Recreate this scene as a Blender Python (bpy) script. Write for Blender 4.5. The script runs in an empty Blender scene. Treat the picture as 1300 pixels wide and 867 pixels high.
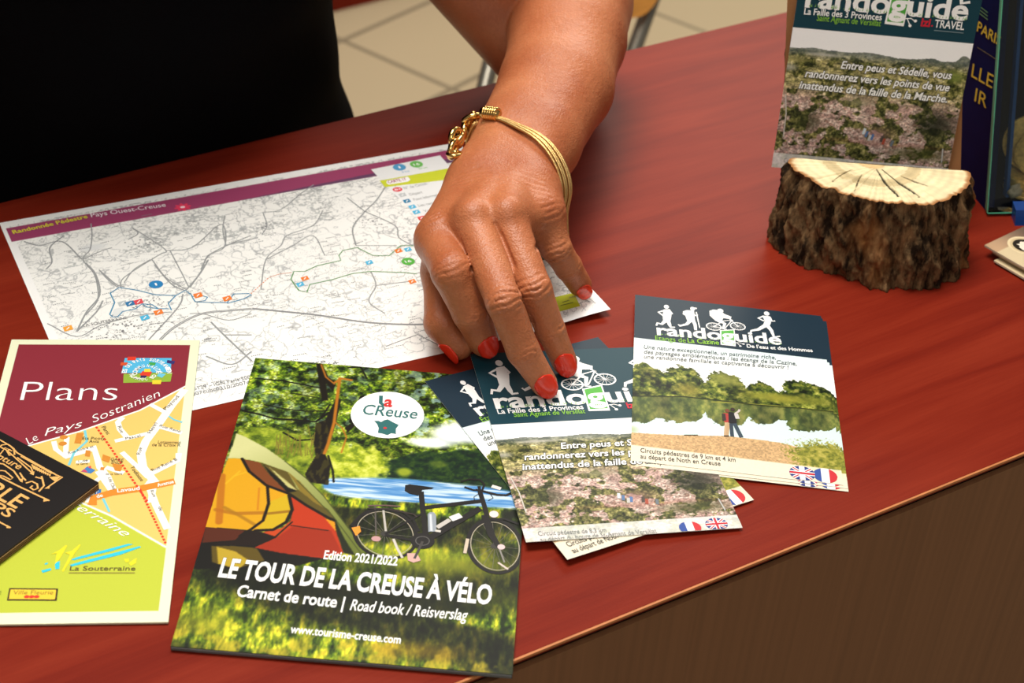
import bpy, math, random
import numpy as np
from mathutils import Vector, Matrix
random.seed(7)
SC = bpy.context.scene
COL = SC.collection
TZ = 1.0                      # height of the counter top above the floor (m)
MM = 0.001

# ------------------------------------------------------------------ camera
# world frame in millimetres: x right, y away from the viewer, z above the counter top
CAM_F = 2115.9
CC = np.array([0.0, 0.0, 539.944])
CR = np.array([0.99659253, 0.04835895, 0.06681865])
CU = np.array([-0.08248224, 0.58429752, 0.80733704])
CF = np.array([0.0, 0.81009741, -0.5862953])
cam = bpy.data.cameras.new('camera')
cam.sensor_width = 36.0
cam.lens = CAM_F * 36.0 / 1300.0
cam.clip_start = 0.02
cam.dof.use_dof = True
cam.dof.focus_distance = 0.865
cam.dof.aperture_fstop = 14.0
camo = bpy.data.objects.new('camera', cam)
COL.objects.link(camo)
m = Matrix.Identity(4)
for i in range(3):
    m[i][0] = CR[i]; m[i][1] = CU[i]; m[i][2] = -CF[i]
    m[i][3] = CC[i] * MM + (TZ if i == 2 else 0)
camo.matrix_world = m
SC.camera = camo

# ------------------------------------------------------------------ light and exposure
SC.view_settings.view_transform = 'Standard'
SC.view_settings.look = 'None'
SC.view_settings.gamma = 1.0
SC.view_settings.use_curve_mapping = False
SC.view_settings.exposure = 0.0
w = bpy.data.worlds.new('room_light'); SC.world = w
w.use_nodes = True
w.node_tree.nodes['Background'].inputs[0].default_value = (1.0, 0.93, 0.84, 1)
w.node_tree.nodes['Background'].inputs[1].default_value = 0.21

def area(name, loc, target, sx, sy, power, col):
    l = bpy.data.lights.new(name, 'AREA'); l.shape = 'RECTANGLE'
    l.size = sx; l.size_y = sy; l.energy = power; l.color = col
    o = bpy.data.objects.new(name, l); COL.objects.link(o)
    o.location = loc
    d = Vector(target) - Vector(loc)
    o.rotation_euler = d.to_track_quat('-Z', 'Y').to_euler()
    return o
area('ceiling_or_fill_light', (-0.22, 0.98, TZ + 1.6), (-.02, 0.74, TZ), 0.9, 0.6, 33, (1.0, 0.95, 0.88))
area('ceiling_or_fill_light', (0.1, -0.7, TZ + 1.7), (0.0, 0.6, TZ), 1.1, 0.7, 9.5, (1.0, 0.96, 0.9))  # weak fill added above the viewer's side, no known ceiling lamp there
area('ceiling_or_fill_light', (0.6, 3.6, TZ + 1.6), (0.3, 3.0, 0.0), 1.2, 1.2, 50, (1.0, 0.93, 0.82))

# ------------------------------------------------------------------ helpers
def ray(x, y):
    d = (x - 650.0) / CAM_F * CR - (y - 433.5) / CAM_F * CU + CF
    return d / np.linalg.norm(d)
def un(x, y, z=0.0):
    d = ray(x, y)
    return CC + d * (z - CC[2]) / d[2]
def W(p):                                     # mm -> Blender metres
    return Vector((p[0] * MM, p[1] * MM, p[2] * MM + TZ))
def lin(c):
    c = np.asarray(c, dtype=np.float64) / 255.0
    return np.where(c <= 0.04045, c / 12.92, ((c + 0.055) / 1.055) ** 2.4)
def L4(c):
    l = lin(c); return (float(l[0]), float(l[1]), float(l[2]), 1.0)

def tag(o, label=None, cat=None, group=None, kind=None):
    if label: o['label'] = label
    if cat: o['category'] = cat
    if group: o['group'] = group
    if kind: o['kind'] = kind
    return o
def empty(name, loc):
    o = bpy.data.objects.new(name, None); COL.objects.link(o)
    o.location = loc; o.empty_display_size = 0.05
    return o
def link(name, me, mats, parent=None, smooth=False):
    if not isinstance(mats, (list, tuple)): mats = [mats]
    for mt in mats: me.materials.append(mt)
    if smooth:
        me.polygons.foreach_set('use_smooth', np.ones(len(me.polygons), dtype=bool))
    o = bpy.data.objects.new(name, me); COL.objects.link(o)
    if parent is not None:
        o.parent = parent
    return o
def mesh_from(name, V, faces, cols=None):
    me = bpy.data.meshes.new(name)
    me.from_pydata([tuple(v) for v in V], [], faces)
    if cols is not None:
        at = me.color_attributes.new('Col', 'FLOAT_COLOR', 'POINT')
        at.data.foreach_set('color', np.asarray(cols, dtype=np.float32).ravel())
    me.validate(); me.update()
    return me

class MB:
    """collects simple solids into one mesh (metres, world)"""
    def __init__(s): s.v = []; s.f = []
    def add(s, V, F):
        n = len(s.v); s.v += [tuple(v) for v in V]; s.f += [tuple(i + n for i in f) for f in F]
    def hexa(s, b, t):                       # bottom quad, top quad
        s.add(list(b) + list(t), [(3, 2, 1, 0), (4, 5, 6, 7), (0, 1, 5, 4), (1, 2, 6, 5), (2, 3, 7, 6), (3, 0, 4, 7)])
    def box(s, c, sz, ax=None):
        ax = ax or (Vector((1, 0, 0)), Vector((0, 1, 0)), Vector((0, 0, 1)))
        c = Vector(c); a, b, d = [ax[i] * sz[i] * .5 for i in range(3)]
        q = [(-1, -1), (1, -1), (1, 1), (-1, 1)]
        s.hexa([c + a * i + b * j - d for i, j in q], [c + a * i + b * j + d for i, j in q])
    def tube(s, pts, r, n=12, closed=False, rs=None):
        pts = [Vector(p) for p in pts]; m_ = len(pts); rings = []
        up = None
        for i, p in enumerate(pts):
            if closed: t = (pts[(i + 1) % m_] - pts[i - 1])
            else: t = pts[min(i + 1, m_ - 1)] - pts[max(i - 1, 0)]
            t.normalize()
            if up is None:
                up = t.orthogonal().normalized()
            up = (up - t * up.dot(t)).normalized(); bi = t.cross(up)
            rr = rs[i] if rs else r
            rings.append([p + (up * math.cos(2 * math.pi * k / n) + bi * math.sin(2 * math.pi * k / n)) * rr for k in range(n)])
        V = [v for rg in rings for v in rg]; F = []
        for i in range(m_ if closed else m_ - 1):
            j = (i + 1) % m_
            for k in range(n):
                F.append((i * n + k, i * n + (k + 1) % n, j * n + (k + 1) % n, j * n + k))
        if not closed:
            F.append(tuple(range(n - 1, -1, -1))); F.append(tuple((m_ - 1) * n + k for k in range(n)))
        s.add(V, F)
    def torus(s, c, ax, R, r, nu=28, nv=12, sx=1.0):
        c = Vector(c); ax = Vector(ax).normalized(); a = ax.orthogonal().normalized(); b = ax.cross(a)
        s.tube([c + a * math.cos(2 * math.pi * i / nu) * R * sx + b * math.sin(2 * math.pi * i / nu) * R for i in range(nu)], r, nv, True)
    def disc(s, c, ax, R, h, n=40, bevel=.0):
        c = Vector(c); ax = Vector(ax).normalized(); a = ax.orthogonal().normalized(); b = ax.cross(a)
        V = []
        prof = [(R - bevel, -h / 2), (R, -h / 2 + bevel), (R, h / 2 - bevel), (R - bevel, h / 2)]
        for rr, z in prof:
            V += [c + ax * z + (a * math.cos(2 * math.pi * i / n) + b * math.sin(2 * math.pi * i / n)) * rr for i in range(n)]
        F = [tuple(range(n - 1, -1, -1)), tuple(3 * n + i for i in range(n))]
        for j in range(3):
            for i in range(n):
                F.append((j * n + i, j * n + (i + 1) % n, (j + 1) * n + (i + 1) % n, (j + 1) * n + i))
        s.add(V, F)
    def build(s, name, mat, parent=None, smooth=False):
        me = bpy.data.meshes.new(name); me.from_pydata(s.v, [], s.f); me.validate(); me.update()
        o = link(name, me, mat, parent, smooth)
        if parent is not None: o.matrix_parent_inverse = parent.matrix_basis.inverted()
        return o

# ---- numpy noise
class Noise:
    def __init__(s, seed, n=256):
        s.t = np.random.RandomState(seed).rand(n, n).astype(np.float32); s.n = n
    def v(s, x, y):
        xi = np.floor(x).astype(int); yi = np.floor(y).astype(int)
        fx = x - xi; fy = y - yi; fx = fx * fx * (3 - 2 * fx); fy = fy * fy * (3 - 2 * fy)
        n = s.n; a = s.t[xi % n, yi % n]; b = s.t[(xi + 1) % n, yi % n]; c = s.t[xi % n, (yi + 1) % n]; d = s.t[(xi + 1) % n, (yi + 1) % n]
        return (a * (1 - fx) + b * fx) * (1 - fy) + (c * (1 - fx) + d * fx) * fy
    def fbm(s, x, y, o=4, g=.5):
        r = 0; amp = 1; tot = 0
        for i in range(o):
            r = r + amp * s.v(x * 2 ** i + 17.3 * i, y * 2 ** i + 5.1 * i); tot += amp; amp *= g
        return r / tot
NZ = Noise(3)
def sstep(a, b, x):
    t = np.clip((x - a) / (b - a), 0, 1); return t * t * (3 - 2 * t)
def inpoly(U, V, P):
    P = np.asarray(P, dtype=float); r = np.zeros(U.shape, bool)
    x0, y0 = P.min(0); x1, y1 = P.max(0)
    bb = (U >= x0) & (U <= x1) & (V >= y0) & (V <= y1)
    u = U[bb]; v = V[bb]; c = np.zeros(u.shape, bool)
    for i in range(len(P)):
        a = P[i]; b = P[i - 1]
        if a[1] == b[1]: continue
        cr = ((a[1] > v) != (b[1] > v)) & (u < (b[0] - a[0]) * (v - a[1]) / (b[1] - a[1]) + a[0])
        c ^= cr
    r[bb] = c
    return r
def cover(U, V, P, d=.2):
    return sum(inpoly(U + dx, V + dy, P).astype(np.float32) for dx in (-d, d) for dy in (-d, d)) / 4
def segdist(U, V, pts):
    r = np.full(U.shape, 1e9, np.float32)
    for a, b in zip(pts[:-1], pts[1:]):
        a = np.asarray(a, float); b = np.asarray(b, float); ab = b - a
        t = np.clip(((U - a[0]) * ab[0] + (V - a[1]) * ab[1]) / max(ab @ ab, 1e-9), 0, 1)
        r = np.minimum(r, np.hypot(U - a[0] - t * ab[0], V - a[1] - t * ab[1]))
    return r
class Canvas:
    def __init__(s, U, V, base):
        s.U = U; s.V = V; s.c = np.zeros(U.shape + (3,), np.float32); s.c[:] = base
    def mix(s, m_, col):
        m_ = np.asarray(m_, np.float32)[..., None]
        s.c = s.c * (1 - m_) + np.asarray(col, np.float32) * m_
    def poly(s, P, col, d=.2): s.mix(cover(s.U, s.V, P, d), col)
    def line(s, pts, wd, col, soft=.25): s.mix(1 - sstep(wd / 2 - soft, wd / 2 + soft, segdist(s.U, s.V, pts)), col)
    def blob(s, c, rx, ry, col, soft=.5, amt=1.0):
        d = np.hypot((s.U - c[0]) / rx, (s.V - c[1]) / ry); s.mix((1 - sstep(1 - soft, 1 + soft * .3, d)) * amt, col)

# ---- printed sheets
class Page:
    """a sheet lying in a plane; page coordinates in mm from its top left corner, u right, v down"""
    def __init__(s, w_, h_, O, ex, ey):
        s.w = w_; s.h = h_; s.O = np.asarray(O, float); s.ex = np.asarray(ex, float); s.ey = np.asarray(ey, float)
        s.n = np.cross(s.ey, s.ex); s.n /= np.linalg.norm(s.n)
    @classmethod
    def flat(cls, cx, cy, th, w_, h_, z):
        k = 1 - z / CC[2]; cx *= k; cy *= k; w_ *= k; h_ *= k
        ex = np.array([math.cos(th), math.sin(th), 0]); ey = np.array([ex[1], -ex[0], 0])
        return cls(w_, h_, np.array([cx, cy, z]) - ex * w_ / 2 - ey * h_ / 2, ex, ey)
    def px(s, x, y):
        d = ray(x, y); t = ((s.O - CC) @ s.n) / (d @ s.n); X = CC + d * t - s.O
        return (float(X @ s.ex), float(X @ s.ey))
    def P(s, L): return [s.px(*p) for p in L]
    def C(s, ox, oy, k, L): return [s.px(ox + x * k, oy + y * k) for x, y in L]
    def matrix(s):
        ey = -s.ey; n = s.n
        mm = Matrix.Identity(4)
        for i in range(3):
            mm[i][0] = s.ex[i]; mm[i][1] = ey[i]; mm[i][2] = n[i]
        mm.translation = W(s.O)
        return mm

def smooth(pts, n=5):
    """round a polyline off (Catmull-Rom)"""
    p = np.asarray(pts, float); p = np.concatenate([[2 * p[0] - p[1]], p, [2 * p[-1] - p[-2]]]); out = []
    for i in range(1, len(p) - 2):
        for k in range(n):
            t = k / n; out.append(.5 * (2 * p[i] + (p[i + 1] - p[i - 1]) * t + (2 * p[i - 1] - 5 * p[i] + 4 * p[i + 1] - p[i + 2]) * t * t + (3 * p[i] - p[i - 1] - 3 * p[i + 1] + p[i + 2]) * t ** 3))
    return np.array(out + [p[-2]])
class Art:
    """flat printed shapes laid over a sheet, in page mm"""
    def __init__(s, pg): s.pg = pg; s.items = []
    def add(s, P, F, col, layer): s.items.append((np.asarray(P, float), F, col, layer))
    def poly(s, P, col, layer=1): s.add(P, [tuple(range(len(P)))], col, layer)
    def stroke(s, pts, wd, col, layer=1, closed=False):
        p = np.asarray(pts, float); n = len(p)
        if closed: t = np.roll(p, -1, 0) - np.roll(p, 1, 0)
        else: t = np.gradient(p, axis=0)
        t /= np.maximum(np.linalg.norm(t, axis=1, keepdims=True), 1e-9)
        nn = np.stack([-t[:, 1], t[:, 0]], 1)
        ww = np.broadcast_to(np.asarray(wd, float), (n,))[:, None] / 2
        P = np.concatenate([p + nn * ww, p - nn * ww])
        F = [(i, (i + 1) % n, (i + 1) % n + n, i + n) for i in range(n if closed else n - 1)]
        s.add(P, F, col, layer)
    def ell(s, c, rx, ry, col, layer=1, rot=0, n=40):
        a = np.arange(n) * 2 * math.pi / n; x = np.cos(a) * rx; y = np.sin(a) * ry
        s.poly(np.stack([c[0] + x * math.cos(rot) - y * math.sin(rot), c[1] + x * math.sin(rot) + y * math.cos(rot)], 1), col, layer)
    def ring(s, c, rx, ry, wd, col, layer=1, n=48):
        a = np.arange(n) * 2 * math.pi / n
        s.stroke(np.stack([c[0] + np.cos(a) * rx, c[1] + np.sin(a) * ry], 1), wd, col, layer, True)
    def text(s, t, p0, p1, h, col, layer=4, bold=0.0, shear=0.0, sky=None, outline=None):
        """baseline from p0 to p1 (page mm), capital height h mm"""
        V, F = glyphs(t, bold, shear)
        p0 = np.asarray(p0, float); p1 = np.asarray(p1, float); d = p1 - p0; Lg = np.linalg.norm(d); d /= Lg
        up = np.array([d[1], -d[0]])
        x0 = V[:, 0].min(); sx = Lg / (V[:, 0].max() - x0); sy = h / CAPH
        P = p0 + (V[:, :1] - x0) * sx * d + V[:, 1:2] * sy * up
        if outline is not None:
            Vo, Fo = glyphs(t, bold + outline[1], shear)
            Po = p0 + (Vo[:, :1] - x0) * sx * d + Vo[:, 1:2] * sy * up
            s.add(Po, Fo, outline[0], layer - 1)
        s.add(P, F, col, layer)
    def ptext(s, t, a, b, hpx, col, **k):
        pa = s.pg.px(*a); q = s.pg.px(a[0], a[1] - hpx)
        s.text(t, pa, s.pg.px(*b), math.hypot(q[0] - pa[0], q[1] - pa[1]), col, **k)
_gc = {}
def glyphs(t, bold, shear):
    key = (t, round(bold, 4), shear)
    if key in _gc: return _gc[key]
    c = bpy.data.curves.new('lettering', 'FONT'); c.body = t; c.size = 1.0; c.offset = bold; c.shear = shear
    c.resolution_u = 3
    o = bpy.data.objects.new('lettering', c)
    me = bpy.data.meshes.new_from_object(o)
    V = np.zeros(len(me.vertices) * 3, np.float32); me.vertices.foreach_get('co', V); V = V.reshape(-1, 3)[:, :2].astype(float)
    F = [tuple(p.vertices) for p in me.polygons]
    bpy.data.objects.remove(o); bpy.data.curves.remove(c); bpy.data.meshes.remove(me)
    _gc[key] = (V, F)
    return _gc[key]
CAPH = 0.7
CAPH = float(glyphs('H', 0, 0)[0][:, 1].max())

def sheet_mesh(name, pg, thick, painter, res, art=None, edge=(236, 236, 228), deform=None, bottom=True):
    """printed top (painted on a fine grid), flat shapes on it, paper edges and back: one mesh. local x right, y up, origin top left"""
    nu = max(2, int(round(pg.w / res)) + 1); nv = max(2, int(round(pg.h / res)) + 1)
    u = np.linspace(0, pg.w, nu); v = np.linspace(0, pg.h, nv); U, V = np.meshgrid(u, v)
    col = painter(U, V) if painter else None
    Z = np.full(U.shape, thick)
    X = np.stack([U.ravel(), V.ravel(), Z.ravel()], 1)
    idx = np.arange(nu * nv).reshape(nv, nu)
    q = np.stack([idx[1:, :-1], idx[1:, 1:], idx[:-1, 1:], idx[:-1, :-1]], -1).reshape(-1, 4)
    faces = [q]; verts = [X]; cols = [lin(np.clip(col.reshape(-1, 3), 0, 255))]
    n = len(X); E = lin(edge)
    br = np.concatenate([idx[0, :], idx[1:, -1], idx[-1, -2::-1], idx[-2:0:-1, 0]])
    Bt = X[br].copy(); Bb = Bt.copy(); Bb[:, 2] = 0
    verts += [Bt, Bb]; cols += [np.tile(E, (len(br), 1))] * 2
    k = len(br); i0 = n; j0 = n + k; a = np.arange(k); b = (a + 1) % k
    faces.append(np.stack([i0 + a, i0 + b, j0 + b, j0 + a], -1)); n += 2 * k
    # back: grid so that it follows the sheet
    Xb = X.copy(); Xb[:, 2] = 0
    verts.append(Xb); cols.append(np.tile(E, (len(Xb), 1))); faces.append(q[:, ::-1] + n); n += len(Xb)
    loops = [f.tolist() for f in faces]; FF = [tuple(t) for L in loops for t in L]
    if art:
        for k_, (P, F, c, layer) in enumerate(art.items):
            P = np.clip(P, .15, (pg.w - .15, pg.h - .15)); p3 = np.concatenate([P, np.full((len(P), 1), thick + .035 * layer + .0016 * (k_ % 20))], 1)   # later shapes lie on earlier ones
            verts.append(p3); cols.append(np.tile(lin(c), (len(P), 1))); FF += [tuple(i + n for i in f) for f in F]; n += len(P)
    VV = np.concatenate(verts)
    if deform is not None: VV[:, 2] += deform(VV[:, 0], VV[:, 1])
    VV[:, 1] *= -1
    cc = np.concatenate(cols); cc = np.concatenate([cc, np.ones((len(cc), 1))], 1)
    return mesh_from(name, VV * MM, FF, cc)

# ------------------------------------------------------------------ materials
def nodes(name, rough=.5, spec=.5):
    mt = bpy.data.materials.new(name); mt.use_nodes = True; nt = mt.node_tree
    b = nt.nodes['Principled BSDF']; b.inputs['Roughness'].default_value = rough
    b.inputs['Specular IOR Level'].default_value = spec
    return mt, nt, b
def N(nt, t, **k):
    n = nt.nodes.new(t)
    for a, v in k.items(): setattr(n, a, v)
    return n
def plain(name, col, rough=.5, spec=.5, metal=0.0, vary=.12, scale=60.0, bump=0.0, stretch=(1, 1, 1)):
    """one colour with a little procedural variation"""
    mt, nt, b = nodes(name, rough, spec); b.inputs['Metallic'].default_value = metal
    tc = N(nt, 'ShaderNodeTexCoord'); mp = N(nt, 'ShaderNodeMapping'); mp.inputs['Scale'].default_value = stretch
    nz = N(nt, 'ShaderNodeTexNoise'); nz.inputs['Scale'].default_value = scale; nz.inputs['Detail'].default_value = 6
    nt.links.new(tc.outputs['Object'], mp.inputs[0]); nt.links.new(mp.outputs[0], nz.inputs['Vector'])
    rp = N(nt, 'ShaderNodeValToRGB'); c = L4(col)
    rp.color_ramp.elements[0].position = .3; rp.color_ramp.elements[1].position = .7
    rp.color_ramp.elements[0].color = tuple(x * (1 - vary) for x in c[:3]) + (1,)
    rp.color_ramp.elements[1].color = tuple(min(1, x * (1 + vary)) for x in c[:3]) + (1,)
    nt.links.new(nz.outputs['Fac'], rp.inputs[0]); nt.links.new(rp.outputs[0], b.inputs['Base Color'])
    if bump:
        bp = N(nt, 'ShaderNodeBump'); bp.inputs['Strength'].default_value = 1; bp.inputs['Distance'].default_value = bump
        nt.links.new(nz.outputs['Fac'], bp.inputs['Height']); nt.links.new(bp.outputs[0], b.inputs['Normal'])
    return mt
def printed(name, rough=.45, spec=.4):
    mt, nt, b = nodes(name, rough, spec)
    a = N(nt, 'ShaderNodeAttribute', attribute_name='Col')
    tc = N(nt, 'ShaderNodeTexCoord'); nz = N(nt, 'ShaderNodeTexNoise'); nz.inputs['Scale'].default_value = 900
    mr = N(nt, 'ShaderNodeMapRange'); mr.inputs['To Min'].default_value = .97; mr.inputs['To Max'].default_value = 1.02
    mx = N(nt, 'ShaderNodeMix', data_type='RGBA', blend_type='MULTIPLY'); mx.inputs[0].default_value = 1
    nt.links.new(tc.outputs['Object'], nz.inputs['Vector']); nt.links.new(nz.outputs['Fac'], mr.inputs['Value'])
    nt.links.new(a.outputs['Color'], mx.inputs[6]); nt.links.new(mr.outputs[0], mx.inputs[7])
    nt.links.new(mx.outputs[2], b.inputs['Base Color'])
    return mt
M_GLOSS = printed('coated_print', .45, .2)
M_PAPER = printed('uncoated_print', .7, .25)

def wood_red():
    mt, nt, b = nodes('cherry_laminate', .42, .06)
    tc = N(nt, 'ShaderNodeTexCoord'); mp = N(nt, 'ShaderNodeMapping')
    mp.inputs['Rotation'].default_value = (0, 0, -math.radians(35.5))
    mp2 = N(nt, 'ShaderNodeMapping'); mp2.inputs['Scale'].default_value = (2.2, 26, 1)
    nz = N(nt, 'ShaderNodeTexNoise'); nz.inputs['Scale'].default_value = 2.2; nz.inputs['Detail'].default_value = 7; nz.inputs['Distortion'].default_value = .5
    mp3 = N(nt, 'ShaderNodeMapping'); mp3.inputs['Scale'].default_value = (9, 260, 1)
    n2 = N(nt, 'ShaderNodeTexNoise'); n2.inputs['Scale'].default_value = 3; n2.inputs['Detail'].default_value = 3
    ad = N(nt, 'ShaderNodeMath', operation='MULTIPLY_ADD'); ad.inputs[1].default_value = .3
    rp = N(nt, 'ShaderNodeValToRGB'); e = rp.color_ramp.elements
    e[0].position = .45; e[0].color = L4((112, 30, 18)); e[1].position = .85; e[1].color = L4((134, 44, 26))
    k = e.new(.62); k.color = L4((123, 36, 21))
    lk = nt.links.new
    lk(tc.outputs['Object'], mp.inputs[0]); lk(mp.outputs[0], mp2.inputs[0]); lk(mp.outputs[0], mp3.inputs[0])
    lk(mp2.outputs[0], nz.inputs['Vector']); lk(mp3.outputs[0], n2.inputs['Vector'])
    lk(n2.outputs['Fac'], ad.inputs[0]); lk(nz.outputs['Fac'], ad.inputs[2]); lk(ad.outputs[0], rp.inputs[0])
    lk(rp.outputs[0], b.inputs['Base Color'])
    bp = N(nt, 'ShaderNodeBump'); bp.inputs['Strength'].default_value = .12; bp.inputs['Distance'].default_value = .0004
    n3 = N(nt, 'ShaderNodeTexNoise'); n3.inputs['Scale'].default_value = 700
    lk(tc.outputs['Object'], n3.inputs['Vector']); lk(n3.outputs['Fac'], bp.inputs['Height']); lk(bp.outputs[0], b.inputs['Normal'])
    return mt
M_CHERRY = wood_red()
M_PANEL = plain('brown_laminate', (132, 90, 60), .5, .2, vary=.10, scale=6, stretch=(40, 40, .7))
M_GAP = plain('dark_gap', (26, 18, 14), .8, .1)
M_EDGE = plain('worn_lit_edge', (196, 122, 72), .5, .3)  # worn orange edge, its colour also brightened for the light it catches
M_BLACK = plain('black_jersey', (7, 7, 9), .95, .05, scale=900, bump=.0003)
M_TROUSER = plain('dark_trousers', (10, 10, 13), .95, .05, scale=900)
M_STEEL = plain('grey_tube', (135, 130, 118), .35, .5, metal=.75)
M_BEECH = plain('orange_beech', (205, 140, 62), .4, .4, vary=.2, scale=10, stretch=(1, 1, 12))
M_GOLD = plain('gold', (226, 184, 112), .17, .5, metal=1.0, vary=.08, scale=120)
M_GOLD_MESH = plain('gold_mesh_strand', (214, 178, 116), .36, .5, metal=1.0, vary=.25, scale=2500, bump=.0002)
M_WALL = plain('painted_wall', (226, 214, 192), .9, .2, vary=.03, scale=8)

def floor_mat():
    mt, nt, b = nodes('beige_tile', .35, .35)
    tc = N(nt, 'ShaderNodeTexCoord'); mp = N(nt, 'ShaderNodeMapping')
    br = N(nt, 'ShaderNodeTexBrick'); br.offset = 0; br.squash = 1
    for k_, v_ in (('Scale', 1.0), ('Mortar Size', .007), ('Brick Width', .297), ('Row Height', .297), ('Mortar Smooth', .1)): br.inputs[k_].default_value = v_
    br.inputs['Color1'].default_value = L4((205, 188, 154)); br.inputs['Color2'].default_value = L4((198, 181, 148)); br.inputs['Mortar'].default_value = L4((150, 138, 114))
    mp.inputs['Location'].default_value = FLOOR_LOC; mp.inputs['Rotation'].default_value = (0, 0, FLOOR_ROT)
    nt.links.new(tc.outputs['Object'], mp.inputs[0]); nt.links.new(mp.outputs[0], br.inputs['Vector']); nt.links.new(br.outputs['Color'], b.inputs['Base Color'])
    return mt
# tile grid anchored on one grout crossing
_g0 = un(574, 113, -1000); _g1 = un(436, 52, -1000)
_th = math.atan2(_g1[1] - _g0[1], _g1[0] - _g0[0]); FLOOR_ROT = -_th
_c, _s = math.cos(-_th), math.sin(-_th)
FLOOR_LOC = (-(_c * _g0[0] - _s * _g0[1]) * MM, -(_s * _g0[0] + _c * _g0[1]) * MM, 0)

# ------------------------------------------------------------------ the room
me = mesh_from('floor', [(-6, -4, 0), (6, -4, 0), (6, 7, 0), (-6, 7, 0), (-6, -4, -.05), (6, -4, -.05), (6, 7, -.05), (-6, 7, -.05)],
               [(0, 1, 2, 3), (7, 6, 5, 4), (0, 4, 5, 1), (1, 5, 6, 2), (2, 6, 7, 3), (3, 7, 4, 0)])
tag(link('floor', me, floor_mat()), kind='structure')
b_ = MB(); b_.box((0, 7.05, 1.4), (12, .1, 2.8)); tag(b_.build('wall_back', M_WALL), kind='structure')

# ------------------------------------------------------------------ reception counter
cnt = empty('reception_counter', (0.05, 0.8, 0))
tag(cnt, 'cherry red reception counter with a dark brown front panel, strewn with leaflets', 'counter')
bA = np.array([-313.04, 843.84, 0]); bB = np.array([193.0, 1213.12, 0]); fA = np.array([13.15, 510.74, 0]); fB = np.array([271.8, 685.99, 0])
bd = (bB - bA) / np.linalg.norm(bB - bA); fd = (fB - fA) / np.linalg.norm(fB - fA)
p00 = fA - fd * 760; p10 = fB + fd * 900; p01 = bA - bd * 560; p11 = bB + bd * 760
inn = lambda p, q, d: p + (q - p) / np.linalg.norm(q - p) * d
def quad_slab(q, z0, z1): 
    mb = MB(); mb.hexa([W((p[0], p[1], z0)) for p in q], [W((p[0], p[1], z1)) for p in q]); return mb
quad_slab([p00, p10, p11, p01], -4, 0).build('worktop', M_CHERRY, cnt)
fn = np.array([fd[1], -fd[0], 0]); bn = np.array([-bd[1], bd[0], 0])
quad_slab([p00 + fn * 1.2, p10 + fn * 1.2, p10 + fn * .05, p00 + fn * .05], -1.6, -.15).build('edge_strip', M_EDGE, cnt)
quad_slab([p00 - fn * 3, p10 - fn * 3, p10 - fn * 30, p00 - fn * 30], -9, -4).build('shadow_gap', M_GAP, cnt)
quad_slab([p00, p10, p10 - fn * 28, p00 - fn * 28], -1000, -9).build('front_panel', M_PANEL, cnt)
quad_slab([p00 - fn * 30, p00 - fn * 30 + fd * 28, p01 - bn * 40 + bd * 28, p01 - bn * 40], -1000, -4).build('side_panel', M_PANEL, cnt)
quad_slab([p10 - fn * 30 - fd * 28, p10 - fn * 30, p11 - bn * 40, p11 - bn * 40 - bd * 28], -1000, -4).build('side_panel', M_PANEL, cnt)

# ------------------------------------------------------------------ sheets: where they lie
FLW, FLH = 107.6, 149.3
PG_MAP = Page.flat(-126.39, 800.71, .49723, 297, 210, .15)
PG_PLANS = Page.flat(-203.409, 611.404, .13356, 99, 210, .6)
PG_BOOK = Page.flat(-61.820, 603.456, -.0011, 148, 210, .5)
def tilted(cx, cy, th, z0, z1):
    """a flyer whose left edge rests higher (z0) than its right edge (z1)"""
    p = Page.flat(cx, cy, th, 108.474, 150.58, (z0 + z1) / 2)
    c = p.O + p.ex * p.w / 2 + p.ey * p.h / 2
    ex = p.ex * FLW + np.array([0, 0, z1 - z0]); ex /= np.linalg.norm(ex)
    return Page(FLW, FLH, c - ex * FLW / 2 - p.ey * FLH / 2, ex, p.ey)
PG_RC = tilted(40.972, 666.265, .5517, 3.5, 1.1)
PG_RB = tilted(48.564, 669.296, .24650, 4.7, 1.6)
PG_RA = tilted(120.747, 724.008, -.02687, 3.2, 1.0)
PG_RA2 = tilted(122.2, 721.0, -.0165, 2.8, .6)
PG_RA3 = tilted(123.2, 719.2, -.030, 2.4, .25)
_k = FLW / 108.474
_yaw, _lean = -.02093, .18584
_sx = np.array([math.cos(_yaw), math.sin(_yaw), 0]); _sn = np.array([-_sx[1], _sx[0], 0])
_up = np.array([0, 0, math.cos(_lean)]) + _sn * math.sin(_lean)
_bl = CC + (np.array([152.41, 914.03, 28.99]) - CC) * _k
PG_ST = Page(FLW, FLH, _bl + _up * FLH, _sx, -_up)

def place(o, pg): o.matrix_world = pg.matrix(); return o
def rgb(*c): return np.array(c, np.float32)
def foliage(U, V, sc, cols, seed=0, stretch=1.0):
    """mottled leaf texture out of a few ink colours"""
    n = NZ.fbm(U * sc + seed * 31.7, V * sc * stretch + seed * 11.3, 5, .62)
    n = np.clip((n - .28) / .44, 0, .999) * (len(cols) - 1)
    i = n.astype(int); f = (n - i)[..., None]
    cols = np.asarray(cols, np.float32)
    return cols[i] * (1 - f) + cols[np.minimum(i + 1, len(cols) - 1)] * f

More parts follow.
